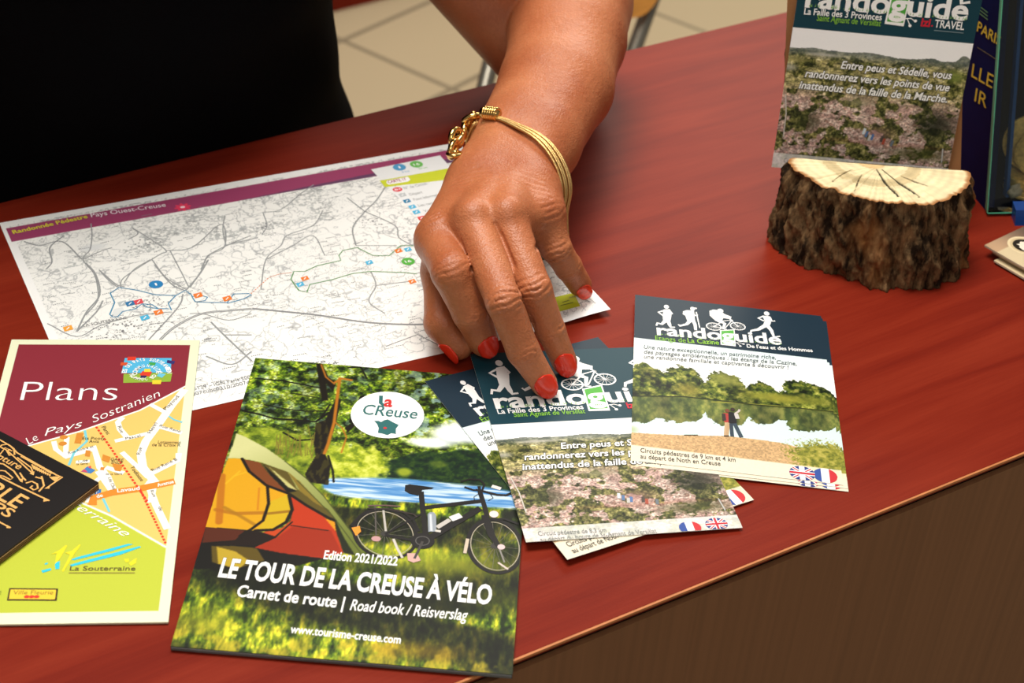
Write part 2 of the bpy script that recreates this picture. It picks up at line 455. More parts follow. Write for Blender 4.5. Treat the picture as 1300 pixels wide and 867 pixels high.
# ---------------------------------------------------------------- map sheet
def map_art():
    pg = PG_MAP; A = Art(pg)
    g4 = lambda L: pg.C(0, 180, .25385, L); g5 = lambda L: pg.C(250, 180, .25385, L); gm = lambda L: pg.C(60, 330, .2077, L)
    # network of grey roads
    rd = random.Random(4)
    grey = (152, 155, 156); dk = (120, 123, 125)
    road4 = [[(455, 410), (460, 470), (450, 540), (415, 590), (470, 660), (490, 740), (485, 800), (430, 867)], [(415, 590), (500, 550), (560, 530)], [(660, 430), (690, 460), (640, 490)], [(660, 430), (740, 480), (830, 545), (790, 570), (620, 680), (600, 730), (540, 690), (495, 640)],
             [(850, 545), (900, 640), (945, 730)], [(830, 545), (960, 530), (1090, 420), (1125, 440), (1120, 530), (1040, 570), (1005, 650), (950, 730)], [(1125, 520), (1290, 480)], [(230, 640), (260, 600), (250, 530), (320, 470)], [(120, 500), (200, 520), (310, 500), (410, 590)], [(760, 590), (830, 680), (930, 740)]]
    for L in road4: A.stroke(smooth(g4(L)), rd.uniform(.7, 1.0), grey, 1)
    road5 = [[(20, 640), (60, 570), (150, 520), (270, 470)], [(140, 370), (130, 440), (145, 520)], [(330, 355), (350, 420), (325, 465)], [(330, 355), (420, 340), (520, 260), (585, 215)], [(630, 345), (580, 420), (450, 470), (420, 520), (345, 590), (320, 740)],
             [(840, 350), (780, 430), (795, 520)], [(840, 350), (900, 290), (960, 200)], [(840, 350), (990, 420), (1010, 480), (1080, 520)], [(750, 280), (840, 350)], [(345, 590), (480, 520), (580, 470), (640, 570)], [(795, 520), (1000, 520)], [(870, 650), (895, 720), (860, 800), (940, 860)], [(895, 720), (1060, 700)]]
    for L in road5: A.stroke(smooth(g5(L)), rd.uniform(.65, .95), grey, 1)
    roadm = [[(235, 20), (295, 90), (320, 215), (240, 320), (180, 440)], [(180, 440), (300, 320), (340, 250)], [(470, 140), (530, 60), (630, 0)], [(655, 30), (760, 150), (845, 190)], [(845, 190), (930, 90), (985, 0)], [(325, 70), (420, 150), (470, 165)], [(0, 390), (180, 470), (330, 400), (550, 340), (750, 320)], [(830, 210), (800, 290), (620, 490)], [(870, 330), (950, 330), (1110, 370), (1250, 330)], [(1000, 380), (1080, 460), (1250, 620)], [(970, 590), (1130, 640), (1250, 560)], [(1080, 460), (1250, 460)]]
    for L in roadm: A.stroke(smooth(gm(L)), rd.uniform(.7, 1.1), grey, 1)
    mw = [(690, 490), (760, 425), (850, 370), (930, 335), (1000, 320), (1100, 312), (1250, 300)]
    A.stroke(smooth(gm(mw)), 1.7, (132, 134, 135), 1); A.stroke(smooth(gm(mw)), .6, (200, 202, 202), 2)
    mw2 = pg.P([(320, 392), (400, 400), (470, 410), (540, 412), (560, 405)]); A.stroke(smooth(mw2), 1.5, (140, 142, 143), 1)
    A.stroke(pg.P([(490, 440), (530, 425), (560, 440)]), .6, dk, 1)
    # tiny unreadable place names: short dark dashes
    for k in range(420):
        u = rd.uniform(8, 285); v = rd.uniform(20, 200)
        if u > 236 and v < 120: continue
        n = rd.randint(2, 7); a = rd.uniform(-.12, .12)
        for j in range(n):
            A.stroke([(u + j * 1.1, v + a * j), (u + j * 1.1 + .7, v + a * j + rd.uniform(-.1, .1))], .6, (128, 130, 132), 2)
    for cu, cv, R_, n in ((40, 128, 9, 70), (60, 112, 7, 40), (75, 50, 6, 24), (140, 58, 6, 24), (205, 72, 6, 24)):
        for j in range(n):
            u = cu + rd.gauss(0, R_); v = cv + rd.gauss(0, R_ * .6); A.stroke([(u, v), (u + rd.uniform(.4, 1.4), v + rd.uniform(-.5, .5))], rd.uniform(.5, 1.0), (126, 128, 130), 2)
    # marked walks
    bl = (70, 140, 178)
    for L in ([(385, 205), (440, 170), (550, 187), (660, 215), (785, 220)], [(785, 220), (845, 188), (880, 215), (890, 235), (905, 258)], [(385, 205), (412, 262), (382, 335), (400, 350), (430, 350), (460, 318), (540, 300), (580, 270), (610, 290), (680, 300), (740, 300)],
              [(785, 220), (740, 268), (760, 310)], [(580, 270), (640, 275), (680, 300)], [(890, 225), (940, 218), (980, 230), (965, 250), (905, 258), (1000, 262), (1100, 263)], [(1100, 263), (1140, 210), (1230, 207), (1248, 215), (1200, 240), (1100, 268)]):
        A.stroke(gm(L), .75, bl, 3)
    gr = (96, 150, 92)
    for L in ([(470, 690), (485, 650), (540, 650), (600, 622), (720, 595), (710, 570), (730, 545), (800, 530), (880, 570), (960, 572), (1020, 520), (1085, 522)], [(470, 690), (510, 745), (550, 755), (565, 715), (680, 690), (780, 660), (870, 650), (1030, 655), (1100, 662)]):
        A.stroke(g5(L), .7, gr, 3)
    for k in range(9):
        a = np.array((270, 762)) + (np.array((360, 680)) - np.array((270, 762))) * k / 9; b = a + np.array((6, -5.5)); A.stroke(g5([a, b]), .6, (214, 130, 90), 3)
    A.stroke(g5([(360, 680), (415, 662), (475, 655)]), .5, (214, 150, 120), 3)
    def icon(c, col, r=2.0): A.poly([(c[0] - r, c[1] - r * .8), (c[0] + r, c[1] - r), (c[0] + r, c[1] + r * .8), (c[0] - r, c[1] + r)], col, 4); A.stroke([(c[0] - r * .4, c[1] + r * .4), (c[0] + r * .4, c[1] - r * .4)], .6, (250, 250, 250), 5)
    for c, col in (((460, 268), (190, 198, 200)), ((507, 268), (52, 122, 172)), ((558, 258), (222, 76, 84)), ((127, 420), (240, 166, 60)), ((680, 322), (236, 128, 52)), ((922, 218), (236, 128, 52)), ((1100, 238), (236, 128, 52)), ((597, 355), (84, 184, 224))):
        icon(gm([c])[0], col, 2.4)
    for c, col in (((540, 685), (236, 128, 52)), ((1008, 547), (236, 128, 52)), ((1077, 700), (236, 128, 52)), ((517, 715), (84, 184, 224)), ((862, 605), (84, 184, 224)), ((1055, 540), (84, 184, 224))):
        icon(g5([c])[0], col, 2.1)
    A.poly(gm([(412, 300), (460, 290), (475, 318), (430, 350), (392, 340)]), (226, 230, 230), 1)
    c = pg.px(198, 361.5); A.ell(c, 4.0, 3.9, (44, 132, 192), 4); A.text('1', (c[0] - .5, c[1] + 1.3), (c[0] + .5, c[1] + 1.3), 2.6, (255, 255, 255), 6)
    c = g5([(1056, 600)])[0]; A.ell(c, 4.0, 3.9, (92, 178, 72), 4); A.text('16', (c[0] - 1.9, c[1] + 1.2), (c[0] + 1.9, c[1] + 1.2), 2.4, (255, 255, 255), 6, .01)
    A.ptext('LA SOUTERRAINE', (60 + 222 * .2077, 330 + 412 * .2077), (60 + 490 * .2077, 330 + 362 * .2077), 3.4, (110, 112, 114), layer=5)
    A.ptext('5129 – IGN Paris 2007', (247, 496), (323, 480), 4.2, (120, 122, 124), layer=5)
    A.ptext('2007cubc0310/2007cubc', (240, 504), (330, 484.5), 4.2, (120, 122, 124), layer=5)
    A.ptext('site', (392, 465), (414, 460), 3.6, (130, 132, 134), layer=5); A.ptext('0064', (404, 468.5), (429, 462), 3.6, (130, 132, 134), layer=5)
    # band titles
    A.ptext('Randonnée Pédestre', (17.2, 297.5), (112, 277), 4.6, (224, 214, 60), layer=5, bold=.02)
    A.ptext('Pays Ouest-Creuse', (116, 276.2), (211, 262.6), 5.0, (244, 234, 240), layer=5, bold=.005)
    c = pg.px(232, 263.5)
    for k in range(8):
        a = k * math.pi / 4; A.ell((c[0] + math.cos(a) * 3.1, c[1] + math.sin(a) * 2.5), 2.1, 1.1, (226, 62, 96), 5, a)
    A.ell(c, 1.5, 1.2, (246, 214, 222), 6)
    # legend
    A.poly(pg.P([(471, 215.5), (558.5, 197.6), (573, 214), (640, 290), (548, 290), (500, 246)]), (238, 240, 240), 2)
    A.poly(pg.P([(482, 229.8), (572, 213.6), (590, 226), (488.7, 238)]), (206, 214, 52), 3)
    c = pg.px(505, 229.6); A.poly(pg.P([(491, 229.8), (518, 224.8), (521, 228.6), (518, 231), (493.5, 235), (490.5, 233)]), (250, 250, 248), 4)
    A.ptext('CARTE 17', (493.5, 233.4), (516.5, 229.2), 3.2, (170, 60, 110), layer=6, bold=.02)
    c = pg.px(507, 212.8); A.ell(c, 4.2, 4.2, (82, 158, 204), 4); A.text('1', (c[0] - .5, c[1] + 1.5), (c[0] + .5, c[1] + 1.5), 2.8, (255, 255, 255), 6)
    c = pg.px(528.6, 209); A.ell(c, 4.2, 4.2, (112, 190, 92), 4); A.text('16', (c[0] - 2, c[1] + 1.4), (c[0] + 2, c[1] + 1.4), 2.6, (255, 255, 255), 6, .01)
    c = pg.px(504.6, 241); A.ell(c, 3.1, 2.7, (222, 74, 84), 4); A.text('B1', (c[0] - 1.7, c[1] + .9), (c[0] + 1.7, c[1] + .9), 1.9, (255, 255, 255), 6, .01)
    for (x, y), col in (((511, 248), (196, 200, 202)), ((516.6, 255.7), (52, 128, 168)), ((523.4, 263), (84, 184, 224)), ((528.7, 269.6), (84, 184, 224)), ((535, 277.2), (226, 80, 78)), ((539.4, 284), (240, 120, 60))): icon(pg.px(x, y), col, 2.2)
    for t, a, b in (("N° de Circuit", (514, 241), (543, 234.6)), ('Départ', (521, 249), (537, 245.6)), ('Point Information', (526, 255.5), (562, 248)), ('Lieu remarquable', (532, 263), (568, 256)), ('Vue', (539, 270), (549, 268))):
        A.ptext(t, a, b, 3.0, (150, 152, 152), layer=5)
    A.ptext('8 km', (511, 220), (520, 218.4), 1.8, (82, 158, 204), layer=5); A.ptext('30 km', (532, 215.6), (543, 213.8), 1.8, (112, 190, 92), layer=5)
    # lower right corner block
    A.poly(pg.P([(690, 384), (727.5, 377.5), (736, 395), (700, 402)]), (198, 206, 44), 3)
    for a, b in (((713, 389), (722, 387)), ((711, 393), (727, 390))): A.stroke([pg.px(*a), pg.px(*b)], .6, (110, 120, 40), 5)
    A.stroke(pg.P([(725, 378), (736, 385), (748, 390)]), .5, (150, 152, 154), 3); A.stroke(pg.P([(722, 372), (738, 378), (755, 392)]), .4, (170, 172, 174), 3)
    return A
def map_paint(U, V):
    pg = PG_MAP; K = Canvas(U, V, rgb(247, 247, 243))
    n = NZ.fbm(U * .045, V * .045, 4); s1 = np.abs(((n * 26) % 1) - .5)
    d = NZ.fbm(U * .02 + 9, V * .02, 2)
    K.mix((1 - sstep(.03, .07, s1)) * .55 * sstep(.34, .58, d), rgb(186, 188, 189))
    n = NZ.fbm(U * .07 + 40, V * .07 + 3, 3); s1 = np.abs(n - .5)
    K.mix((1 - sstep(.004, .011, s1)) * .62, rgb(160, 163, 165))
    n = NZ.fbm(U * .04 + 80, V * .04 + 13, 4); s1 = np.abs(n - .52)
    K.mix((1 - sstep(.003, .008, s1)) * .62, rgb(152, 155, 157))
    hz = (V < 60) * sstep(.5, .6, NZ.fbm(U * .06 + 5, V * .09 + 70, 3)) * sstep(.45, .6, NZ.fbm(U * .8, V * .9, 3))
    for sd_ in (31, 57, 93):
        n = NZ.fbm(U * .05 + sd_, V * .055 + sd_ * 2, 4); K.mix((1 - sstep(.003, .009, np.abs(n - .5))) * .55, rgb(158, 161, 163))
    K.mix(hz * .6, rgb(158, 162, 162))
    for (u, v, a, b) in ((44, 44, 9, 4), (150, 122, 10, 4), (228, 106, 13, 6)): K.blob((u, v), a, b, rgb(228, 230, 230), .6)
    mg = 4.5; inside = (U > mg) & (U < 297 - mg) & (V > mg) & (V < 210 - mg)
    K.mix(~inside, rgb(250, 250, 248))
    a = pg.px(7.6, 290.4); b = pg.px(15.2, 307)
    K.mix((V > a[1]) & (V < b[1]) & (U > a[0]) & (U < 292), rgb(156, 62, 102))
    c = pg.px(250, 241.5); e = pg.px(471, 222)
    K.poly([(pg.px(290, 252)[0], b[1]), (240, b[1] - 4.2), (292, b[1] - 5), (292, b[1])], rgb(98, 62, 96), .3)
    ph = (U > 262) & (V > 128) & (V < 147) & (U < 290)
    K.mix(ph, 0); K.c[ph] = foliage(U[ph], V[ph], .5, [(70, 76, 60), (120, 116, 84), (150, 160, 170)], 5)
    return K.c
def lift_br(u, v):
    return 4.0 * sstep(235, 297, u) * sstep(120, 210, v)
me = sheet_mesh('hiking_map', PG_MAP, .15, map_paint, .5, map_art(), deform=lift_br)
o = place(link('hiking_map', me, M_PAPER), PG_MAP)
tag(o, 'large white hiking map sheet with purple title band lying under the hand', 'map')

# ---------------------------------------------------------------- street plan leaflet
def plans_art():
    pg = PG_PLANS; A = Art(pg)
    c6 = lambda L: pg.C(0, 420, .25385, L); c7 = lambda L: pg.C(0, 600, .25385, L); cl = lambda L: pg.C(130, 440, .1615, L)
    wh = (252, 252, 248)
    A.ptext('Plans', (25.5, 510.5), (148, 510.5), 23.5, wh, layer=6, bold=-.012)
    A.ptext('Le', (37, 567), (51, 559.5), 8.5, wh, layer=6, shear=.4, bold=-.008); A.ptext('Pays', (57, 556), (107, 543.5), 9, wh, layer=6, shear=.4, bold=-.008)
    A.ptext('Sostranien', (119, 539), (206, 504.5), 9, wh, layer=6, shear=.4, bold=-.008)
    A.ptext('Souterraine', (57, 626), (159, 684.5), 8.5, wh, layer=6, shear=.4, bold=-.006)
    # community emblem
    A.poly(cl([(178, 102), (545, 102), (538, 215), (150, 222)]), (86, 184, 226), 2)
    A.poly(cl([(168, 228), (550, 215), (536, 288), (165, 298)]), (146, 178, 62), 2)
    for q, col in ([(200, 92), (268, 92), (262, 120), (195, 122)], (222, 62, 44)), ([(146, 137), (200, 137), (195, 160), (142, 163)], (214, 84, 50)), ([(512, 118), (574, 128), (560, 152), (505, 140)], (58, 50, 110)), ([(372, 135), (422, 140), (412, 163), (362, 158)], (70, 164, 80)), \
                  ([(318, 204), (392, 210), (372, 248), (292, 238)], (222, 66, 44)), ([(332, 188), (380, 188), (378, 212), (328, 212)], (240, 214, 60)), ([(302, 240), (348, 240), (345, 260), (300, 260)], (58, 44, 90)), ([(445, 222), (500, 228), (470, 258), (428, 244)], (110, 196, 226)), ([(394, 276), (466, 276), (460, 308), (392, 308)], (236, 212, 56)):
        A.poly(cl(q), col, 3)
    def arc_text(t, c, rx, ry, a0, a1, h, flip=False):
        for i, ch in enumerate(t):
            if ch == ' ': continue
            a = math.radians(a0 + (a1 - a0) * i / (len(t) - 1))
            x = c[0] + math.cos(a) * rx; y = c[1] - math.sin(a) * ry; s = 1 if not flip else -1
            tx, ty = math.sin(a) * s, math.cos(a) * s
            p = cl([(x - tx * 9, y - ty * 9), (x + tx * 9, y + ty * 9)])
            A.text(ch, p[0], p[1], h, wh, 5, .02)
    arc_text('ES DU PAYS SOSTRANIEN', (350, 228), 160, 104, 172, 6, 2.4)
    arc_text('COMMUNAUTÉ', (350, 222), 76, 48, 185, 5, 2.4)
    arc_text('DE COMMUN', (320, 226), 110, 54, -20, -165, 2.2, True)
    # streets
    def street(L, wd, f=c6, col=(250, 248, 240), ly=2): A.stroke(f(L), wd, col, ly)
    street([(925, 300), (860, 380), (790, 480), (730, 560), (705, 620), (715, 690), (770, 760), (770, 775)], 4.2); street([(770, 770), (755, 867)], 3.2)
    street([(575, 560), (640, 545), (745, 520)], 2.6); street([(640, 545), (600, 500), (590, 465), (615, 440)], 3.0); street([(750, 375), (820, 412)], 2.6); street([(785, 485), (910, 520)], 2.6); street([(610, 615), (690, 690), (740, 740)], 2.6); street([(740, 730), (890, 655), (895, 620)], 3.2)
    street([(345, 625), (470, 590), (500, 690), (540, 740), (565, 800)], 3.4); street([(270, 560), (280, 600), (330, 640), (470, 600)], 2.6); street([(330, 640), (331, 590), (336, 540)], 2.6); street([(380, 665), (450, 660)], 2.2); street([(530, 720), (480, 760), (440, 867)], 2.6); street([(530, 690), (620, 720)], 2.6)
    A.ell(c6([(765, 770)])[0], 3.4, 3.0, (250, 248, 240), 2)
    street([(740, 60), (780, 170), (838, 290)], 3.4, c7); street([(490, 0), (560, 100)], 3.0, c7)
    street([(462, 170), (470, 135), (560, 108), (700, 88), (875, 52)], 4.4, c7, (226, 138, 46), 3)
    cy = (124, 206, 220)
    street([(425, 505), (435, 560), (370, 620), (345, 680)], 1.3, c6, cy, 2); street([(830, 425), (870, 452), (912, 466)], 1.1, c6, cy, 2); street([(515, 135), (548, 205)], 1.2, c7, cy, 2)
    for k in range(26):
        a = np.array((482, 488)) + (np.array((742, 867)) - np.array((482, 488))) * k / 26; b = np.array((482, 488)) + (np.array((742, 867)) - np.array((482, 488))) * (k + .6) / 26; A.stroke(c6([a, b]), 1.1, (226, 62, 40), 4)
    for k in range(19):
        d = np.array((832, 368)) - np.array((700, 90)); a = np.array((700, 90)) + d * k / 19; b = np.array((700, 90)) + d * (k + .6) / 19; A.stroke(c7([a, b]), 1.1, (226, 62, 40), 4)
    og = (212, 138, 52)
    for q in ([(385, 520), (420, 518), (405, 572), (372, 570)], [(430, 605), (455, 608), (450, 638), (425, 635)], [(515, 625), (555, 640), (545, 668), (510, 655)], [(560, 670), (615, 680), (605, 712), (575, 708)], [(505, 690), (525, 690), (520, 706), (500, 704)]): A.poly(c6(q), og, 3)
    for c in ((320, 540), (315, 572)): A.ell(c6([c])[0], 2.0, 1.6, og, 3)
    A.poly(c6([(405, 712), (440, 685), (478, 705), (455, 722)]), (70, 128, 190), 3); A.poly(c6([(440, 690), (455, 682), (458, 700)]), (220, 70, 80), 4); A.poly(c6([(405, 712), (425, 700), (440, 716)]), (206, 74, 100), 4)
    A.poly(c7([(478, 95), (508, 90), (505, 115), (475, 118)]), (58, 120, 190), 3); A.ptext('P', (122.5, 629), (126, 628.5), 4.5, wh, layer=5)
    bk = (74, 66, 50)
    for t, a, b, h in (('Ets Picoty', (412, 553), (525, 553), 14), ('Avia', (445, 568), (495, 568), 13), ('GARE', (552, 656), (615, 662), 13), ('SNCF', (555, 672), (612, 676), 13), ('Lotissement', (790, 572), (905, 573), 14), ('de la Croix R', (760, 585), (902, 587), 14), ('Pascal', (630, 553), (705, 538), 12), ('Henri', (755, 522), (790, 470), 13), ('Plaÿoud', (832, 405), (898, 338), 13), ('Rue René B', (765, 712), (890, 655), 13), ('Rue René', (795, 487), (900, 518), 12), ('Rue André et', (345, 625), (470, 590), 11), ('Rue', (702, 628), (712, 592), 12), ('Toulouse', (650, 690), (705, 762), 13), ('Paris', (508, 490), (535, 528), 13), ('Rue', (588, 488), (605, 520), 12), ('l. de', (395, 668), (440, 660), 11), ('la Gare', (385, 680), (440, 676), 10), ('de la Gare', (528, 730), (612, 728), 10)):
        p = c6([a, b]); A.text(t, p[0], p[1], h * .25385 * .62, bk, 5, .0)
    for t, a, b, h in (('Lavaud', (588, 108), (700, 94), 17), ('de', (487, 136), (517, 128), 15), ('Avenue', (790, 80), (872, 60), 16)):
        p = c7([a, b]); A.text(t, p[0], p[1], h * .25385 * .6, wh, 5, .015)
    for t, a, b in (('Rue', (750, 100), (768, 132)), ('de', (790, 182), (800, 202)), ('l.du Clos', (540, 35), (565, 95))):
        p = c7([a, b]); A.text(t, p[0], p[1], 1.7, bk, 5)
    # town emblem, lower part
    ye = (234, 220, 44); cb = (52, 200, 224)
    A.poly(c7([(356, 443), (385, 432), (640, 365), (668, 366), (560, 400), (370, 447)]), cb, 3)
    A.poly(c7([(350, 470), (400, 455), (700, 376), (706, 382), (600, 420), (360, 478)]), cb, 3)
    A.poly(c7([(207, 498), (255, 486), (258, 496), (215, 510)]), cb, 3); A.poly(c7([(275, 460), (300, 450), (298, 490), (278, 492)]), cb, 3); A.poly(c7([(225, 462), (240, 458), (240, 466), (226, 470)]), cb, 3)
    A.poly(c7([(255, 418), (300, 395), (330, 370), (338, 374), (300, 440), (275, 468), (285, 412)]), ye, 4); A.poly(c7([(325, 410), (360, 400), (398, 368), (406, 370), (370, 420), (318, 505), (310, 500), (352, 420)]), ye, 4)
    A.poly(c7([(620, 440), (645, 440), (645, 455), (630, 458)]), ye, 4); A.poly(c7([(645, 462), (675, 440), (686, 436), (680, 462), (655, 475)]), ye, 4)
    A.ptext('La Souterraine', (88.5, 726.5), (172, 726.5), 5.5, (96, 84, 44), layer=5, bold=.01)
    A.stroke(c7([(345, 510), (675, 510)]), .7, (150, 140, 60), 4)
    A.poly(c7([(48, 586), (292, 588), (285, 650), (36, 648)]), (58, 40, 30), 3); A.poly(c7([(55, 593), (282, 595), (276, 643), (45, 641)]), (240, 204, 60), 4)
    A.ptext('Ville Fleurie', (16.5, 757), (67.5, 757), 5, (140, 110, 40), layer=6); 
    for x in (135, 160, 185): A.ell(c7([(x, 630)])[0], 1.2, 1.0, (222, 60, 44), 6)
    A.ptext('E', (-2, 757), (1.5, 757), 4, (120, 130, 50), layer=6)
    return A
def plans_paint(U, V):
    pg = PG_PLANS; K = Canvas(U, V, rgb(236, 240, 206))
    a = pg.px(26.6, 439); b = pg.px(244, 440); c = pg.px(199, 777.7)
    L_, R_, T_, B_ = 4.2, (b[0] + c[0]) / 2, (a[1] + b[1]) / 2, c[1]
    P = pg.C(0, 420, .25385, [(-200, 655), (0, 618), (160, 578), (400, 510), (700, 405), (937, 280)])
    Lb = pg.C(0, 600, .25385, [(-150, -60), (150, 30), (400, 155), (560, 225), (830, 380)])
    inside = (U > L_) & (U < R_) & (V > T_) & (V < B_)
    K.mix(inside, rgb(140, 46, 58))
    K.mix(inside & inpoly(U, V, P + [(R_ + 1, P[-1][1]), (R_ + 1, B_ + 9), (-9, B_ + 9)]), rgb(234, 198, 110))
    K.mix(inside & inpoly(U, V, Lb + [(R_ + 1, Lb[-1][1] + .6), (R_ + 1, B_ + 9), (-60, B_ + 9)]), rgb(190, 200, 62))
    for q in (P, Lb): K.mix((1 - sstep(.35, .65, segdist(U, V, q))) * inside, rgb(252, 252, 246))
    return K.c
me = sheet_mesh('street_plan_leaflet', PG_PLANS, 1.0, plans_paint, .35, plans_art(), edge=(226, 230, 196))
o = place(link('street_plan_leaflet', me, M_GLOSS), PG_PLANS)
tag(o, 'cream bordered folded street plan leaflet headed Plans, maroon above and lime green below', 'leaflet')

# ---------------------------------------------------------------- cycling booklet
BK = lambda L: PG_BOOK.C(200, 660, .36923, L)
def book_paint(U, V):
    pg = PG_BOOK
    cb = lambda L: pg.C(250, 450, .19608, L); ct = lambda L: pg.C(240, 550, .19608, L); c2 = lambda L: pg.C(400, 560, .23077, L)
    top = foliage(U, V, .24, [(30, 44, 18), (56, 76, 26), (92, 116, 36), (128, 150, 48), (168, 180, 70), (190, 204, 150)], 1)
    K = Canvas(U, V, 0); K.c[:] = top
    fine = NZ.fbm(U * 1.1, V * 1.3 + 50, 4); K.c *= (.45 + 1.1 * fine)[..., None]; K.c *= (.7 + .6 * NZ.fbm(U * .06, V * .06 + 3, 2))[..., None]
    # sky holes, upper right
    sk = sstep(.57, .64, NZ.fbm(U * .25 + 11, V * .25 + 3, 4)) * (V < pg.px(560, 560)[1])
    K.mix(sk * (.35 + .5 * sstep(60, 130, U)), rgb(196, 222, 236))
    # lighter bushes behind the tent
    yg = foliage(U, V, .22, [(92, 112, 34), (150, 168, 54), (196, 204, 84)], 2)
    m_ = cover(U, V, pg.P([(300, 555), (330, 545), (400, 560), (480, 590), (520, 600), (470, 640), (420, 640), (380, 620), (330, 580)]), .6); K.mix(m_ * .85, 0); K.c += yg * (m_ * .85)[..., None]
    # open sky by the emblem
    for c, rx, ry in (((575, 556), 15, 10), ((600, 550), 16, 10), ((545, 567), 14, 5), ((610, 562), 9, 6)): K.blob(pg.px(*c), rx, ry, rgb(244, 250, 252), .6)
    # far wooded bank
    P = pg.P([(463, 606), (478, 590), (499, 588), (525, 580), (545, 577), (560, 580), (585, 575), (600, 577), (615, 570), (632, 574), (660, 585), (665, 636), (610, 625), (560, 617), (500, 613)])
    m_ = cover(U, V, P, .5); fo = foliage(U, V, .45, [(30, 58, 48), (44, 78, 50), (76, 104, 50)], 4); K.mix(m_, 0); K.c += fo * m_[..., None]
    K.blob(pg.px(556, 594), 6, 3.4, rgb(150, 164, 66), .6, .6); K.blob(pg.px(513, 604), 5, 4, rgb(186, 196, 70), .6, .9)
    # sunlit bush by the trunk
    m_ = 1 - sstep(.75, 1.1, np.hypot((U - pg.px(452, 592)[0]) / 18, (V - pg.px(452, 592)[1]) / 15) + .35 * (NZ.fbm(U * .3, V * .3, 3) - .5) * 2)
    fo = foliage(U, V, .3, [(140, 160, 44), (196, 206, 74), (226, 230, 130)], 6); K.mix(m_, 0); K.c += fo * m_[..., None]
    # lake
    P = pg.P([(408, 612), (470, 611), (520, 613), (560, 617), (610, 622), (670, 632), (670, 656), (600, 648), (540, 645), (470, 641), (430, 637), (410, 625)])
    m_ = cover(U, V, P, .5); wv = sstep(.35, .65, NZ.fbm(U * .06, V * .8, 3))[..., None]; lk = rgb(112, 166, 214) * (1 - wv) + rgb(214, 230, 242) * wv; K.mix(m_, 0); K.c += lk * m_[..., None]
    # meadow
    P = pg.P([(410, 630), (440, 636), (500, 642), (560, 645), (600, 648), (670, 652), (690, 900), (190, 900), (230, 740), (420, 700)])
    m_ = cover(U, V, P, .5); g = foliage(U, V, .34, [(40, 58, 18), (82, 104, 28), (138, 150, 44), (196, 190, 68)], 8, .4)
    st = NZ.fbm(U * 1.3, V * .45, 4)
    vb = pg.px(440, 700)[1]
    band = sstep(.40, .62, NZ.fbm(U * .012 + 4, V * .05 + 1, 3))
    g = g * (.62 + .62 * st)[..., None] * (.55 + .75 * band)[..., None]
    K.mix(m_, 0); K.c += g * m_[..., None]
    K.blob(pg.px(560, 718), 46, 13, rgb(186, 190, 66), .9, .72); K.blob(pg.px(640, 765), 24, 10, rgb(150, 156, 50), .9, .4)
    K.blob(pg.px(300, 735), 30, 16, rgb(22, 28, 14), .9, .8); K.blob(pg.px(430, 755), 52, 9, rgb(26, 36, 16), .9, .7); K.blob(pg.px(560, 775), 42, 9, rgb(36, 46, 18), .9, .5)
    bot = pg.px(440, 815)[1]; gl = sstep(bot - 14, bot + 12, V) * sstep(.48, .62, NZ.fbm(U * .12, V * .12 + 9, 3)); K.mix(gl * .75 * (.4 + st), rgb(206, 190, 70))
    K.blob(pg.px(265, 790), 16, 12, rgb(176, 178, 60), .9, .6); K.blob(pg.px(520, 830), 30, 8, rgb(214, 170, 50), .9, .5)
    # tree
    bark = rgb(44, 36, 20)
    dr = NZ.fbm(U * .5, V * .25 + 8, 4)
    for P in ([(770, 470), (830, 450), (905, 300), (935, 320), (900, 470), (870, 560), (825, 660), (865, 740), (850, 870), (720, 850), (700, 800), (740, 730), (770, 680), (755, 600), (765, 520)],
              [(772, 82), (812, 86), (850, 170), (902, 205), (880, 265), (835, 205), (850, 320), (810, 325), (795, 240)], [(1020, 455), (1030, 480), (975, 530), (955, 500)]):
        K.poly(cb(P), bark)
    tm = cover(U, V, cb([(770, 470), (830, 450), (870, 560), (825, 660), (865, 740), (850, 870), (720, 850), (700, 800), (740, 730), (770, 680), (755, 600)])); K.mix(tm * sstep(.5, .62, dr) * .6, rgb(108, 104, 44))
    for L, wd in (([(300, 390), (400, 410), (500, 440), (650, 450), (770, 460), (855, 400)], 1.2), ([(440, 350), (560, 375), (700, 392), (840, 390)], .8), ([(380, 178), (560, 195), (700, 222), (800, 242)], 1.0), ([(560, 530), (650, 582), (750, 574)], 1.1), ([(610, 275), (760, 300), (850, 318)], .6), ([(850, 680), (880, 780), (885, 850)], 1.1), ([(860, 350), (800, 440)], .9), ([(1000, 460), (1070, 300)], 2.6), ([(980, 110), (1060, 105), (1100, 180)], 1.0)):
        K.line(cb(L), wd, rgb(36, 34, 16))
    lit = rgb(196, 140, 50)
    for L, wd in (([(925, 178), (905, 330), (888, 465), (850, 600), (825, 665)], 1.7), ([(890, 460), (940, 500), (968, 560), (935, 660)], .8), ([(895, 205), (935, 180), (1000, 190)], 1.6), ([(805, 90), (835, 170), (890, 215)], 1.0)): K.line(cb(L), wd, lit, .5)
    for k in range(26):
        r_ = random.Random(k); x = r_.uniform(480, 760); y = r_.uniform(600, 700); K.line(cb([(x, y), (x + r_.uniform(-30, 30), y - r_.uniform(60, 130))]), .45, rgb(150, 140, 70))
    # tent
    K.poly(ct([(110, 600), (360, 640), (560, 690), (900, 830), (600, 910), (30, 905), (60, 740)]), rgb(28, 26, 18))
    K.poly(ct([(255, 185), (345, 190), (380, 270), (500, 365), (640, 415), (668, 500), (640, 590), (560, 645), (430, 655), (100, 632), (145, 500), (190, 340)]), rgb(222, 178, 38))
    mm_ = cover(U, V, ct([(255, 185), (345, 190), (380, 270), (500, 365), (640, 415), (668, 500), (640, 590), (560, 645), (430, 655), (100, 632), (145, 500), (190, 340)]))
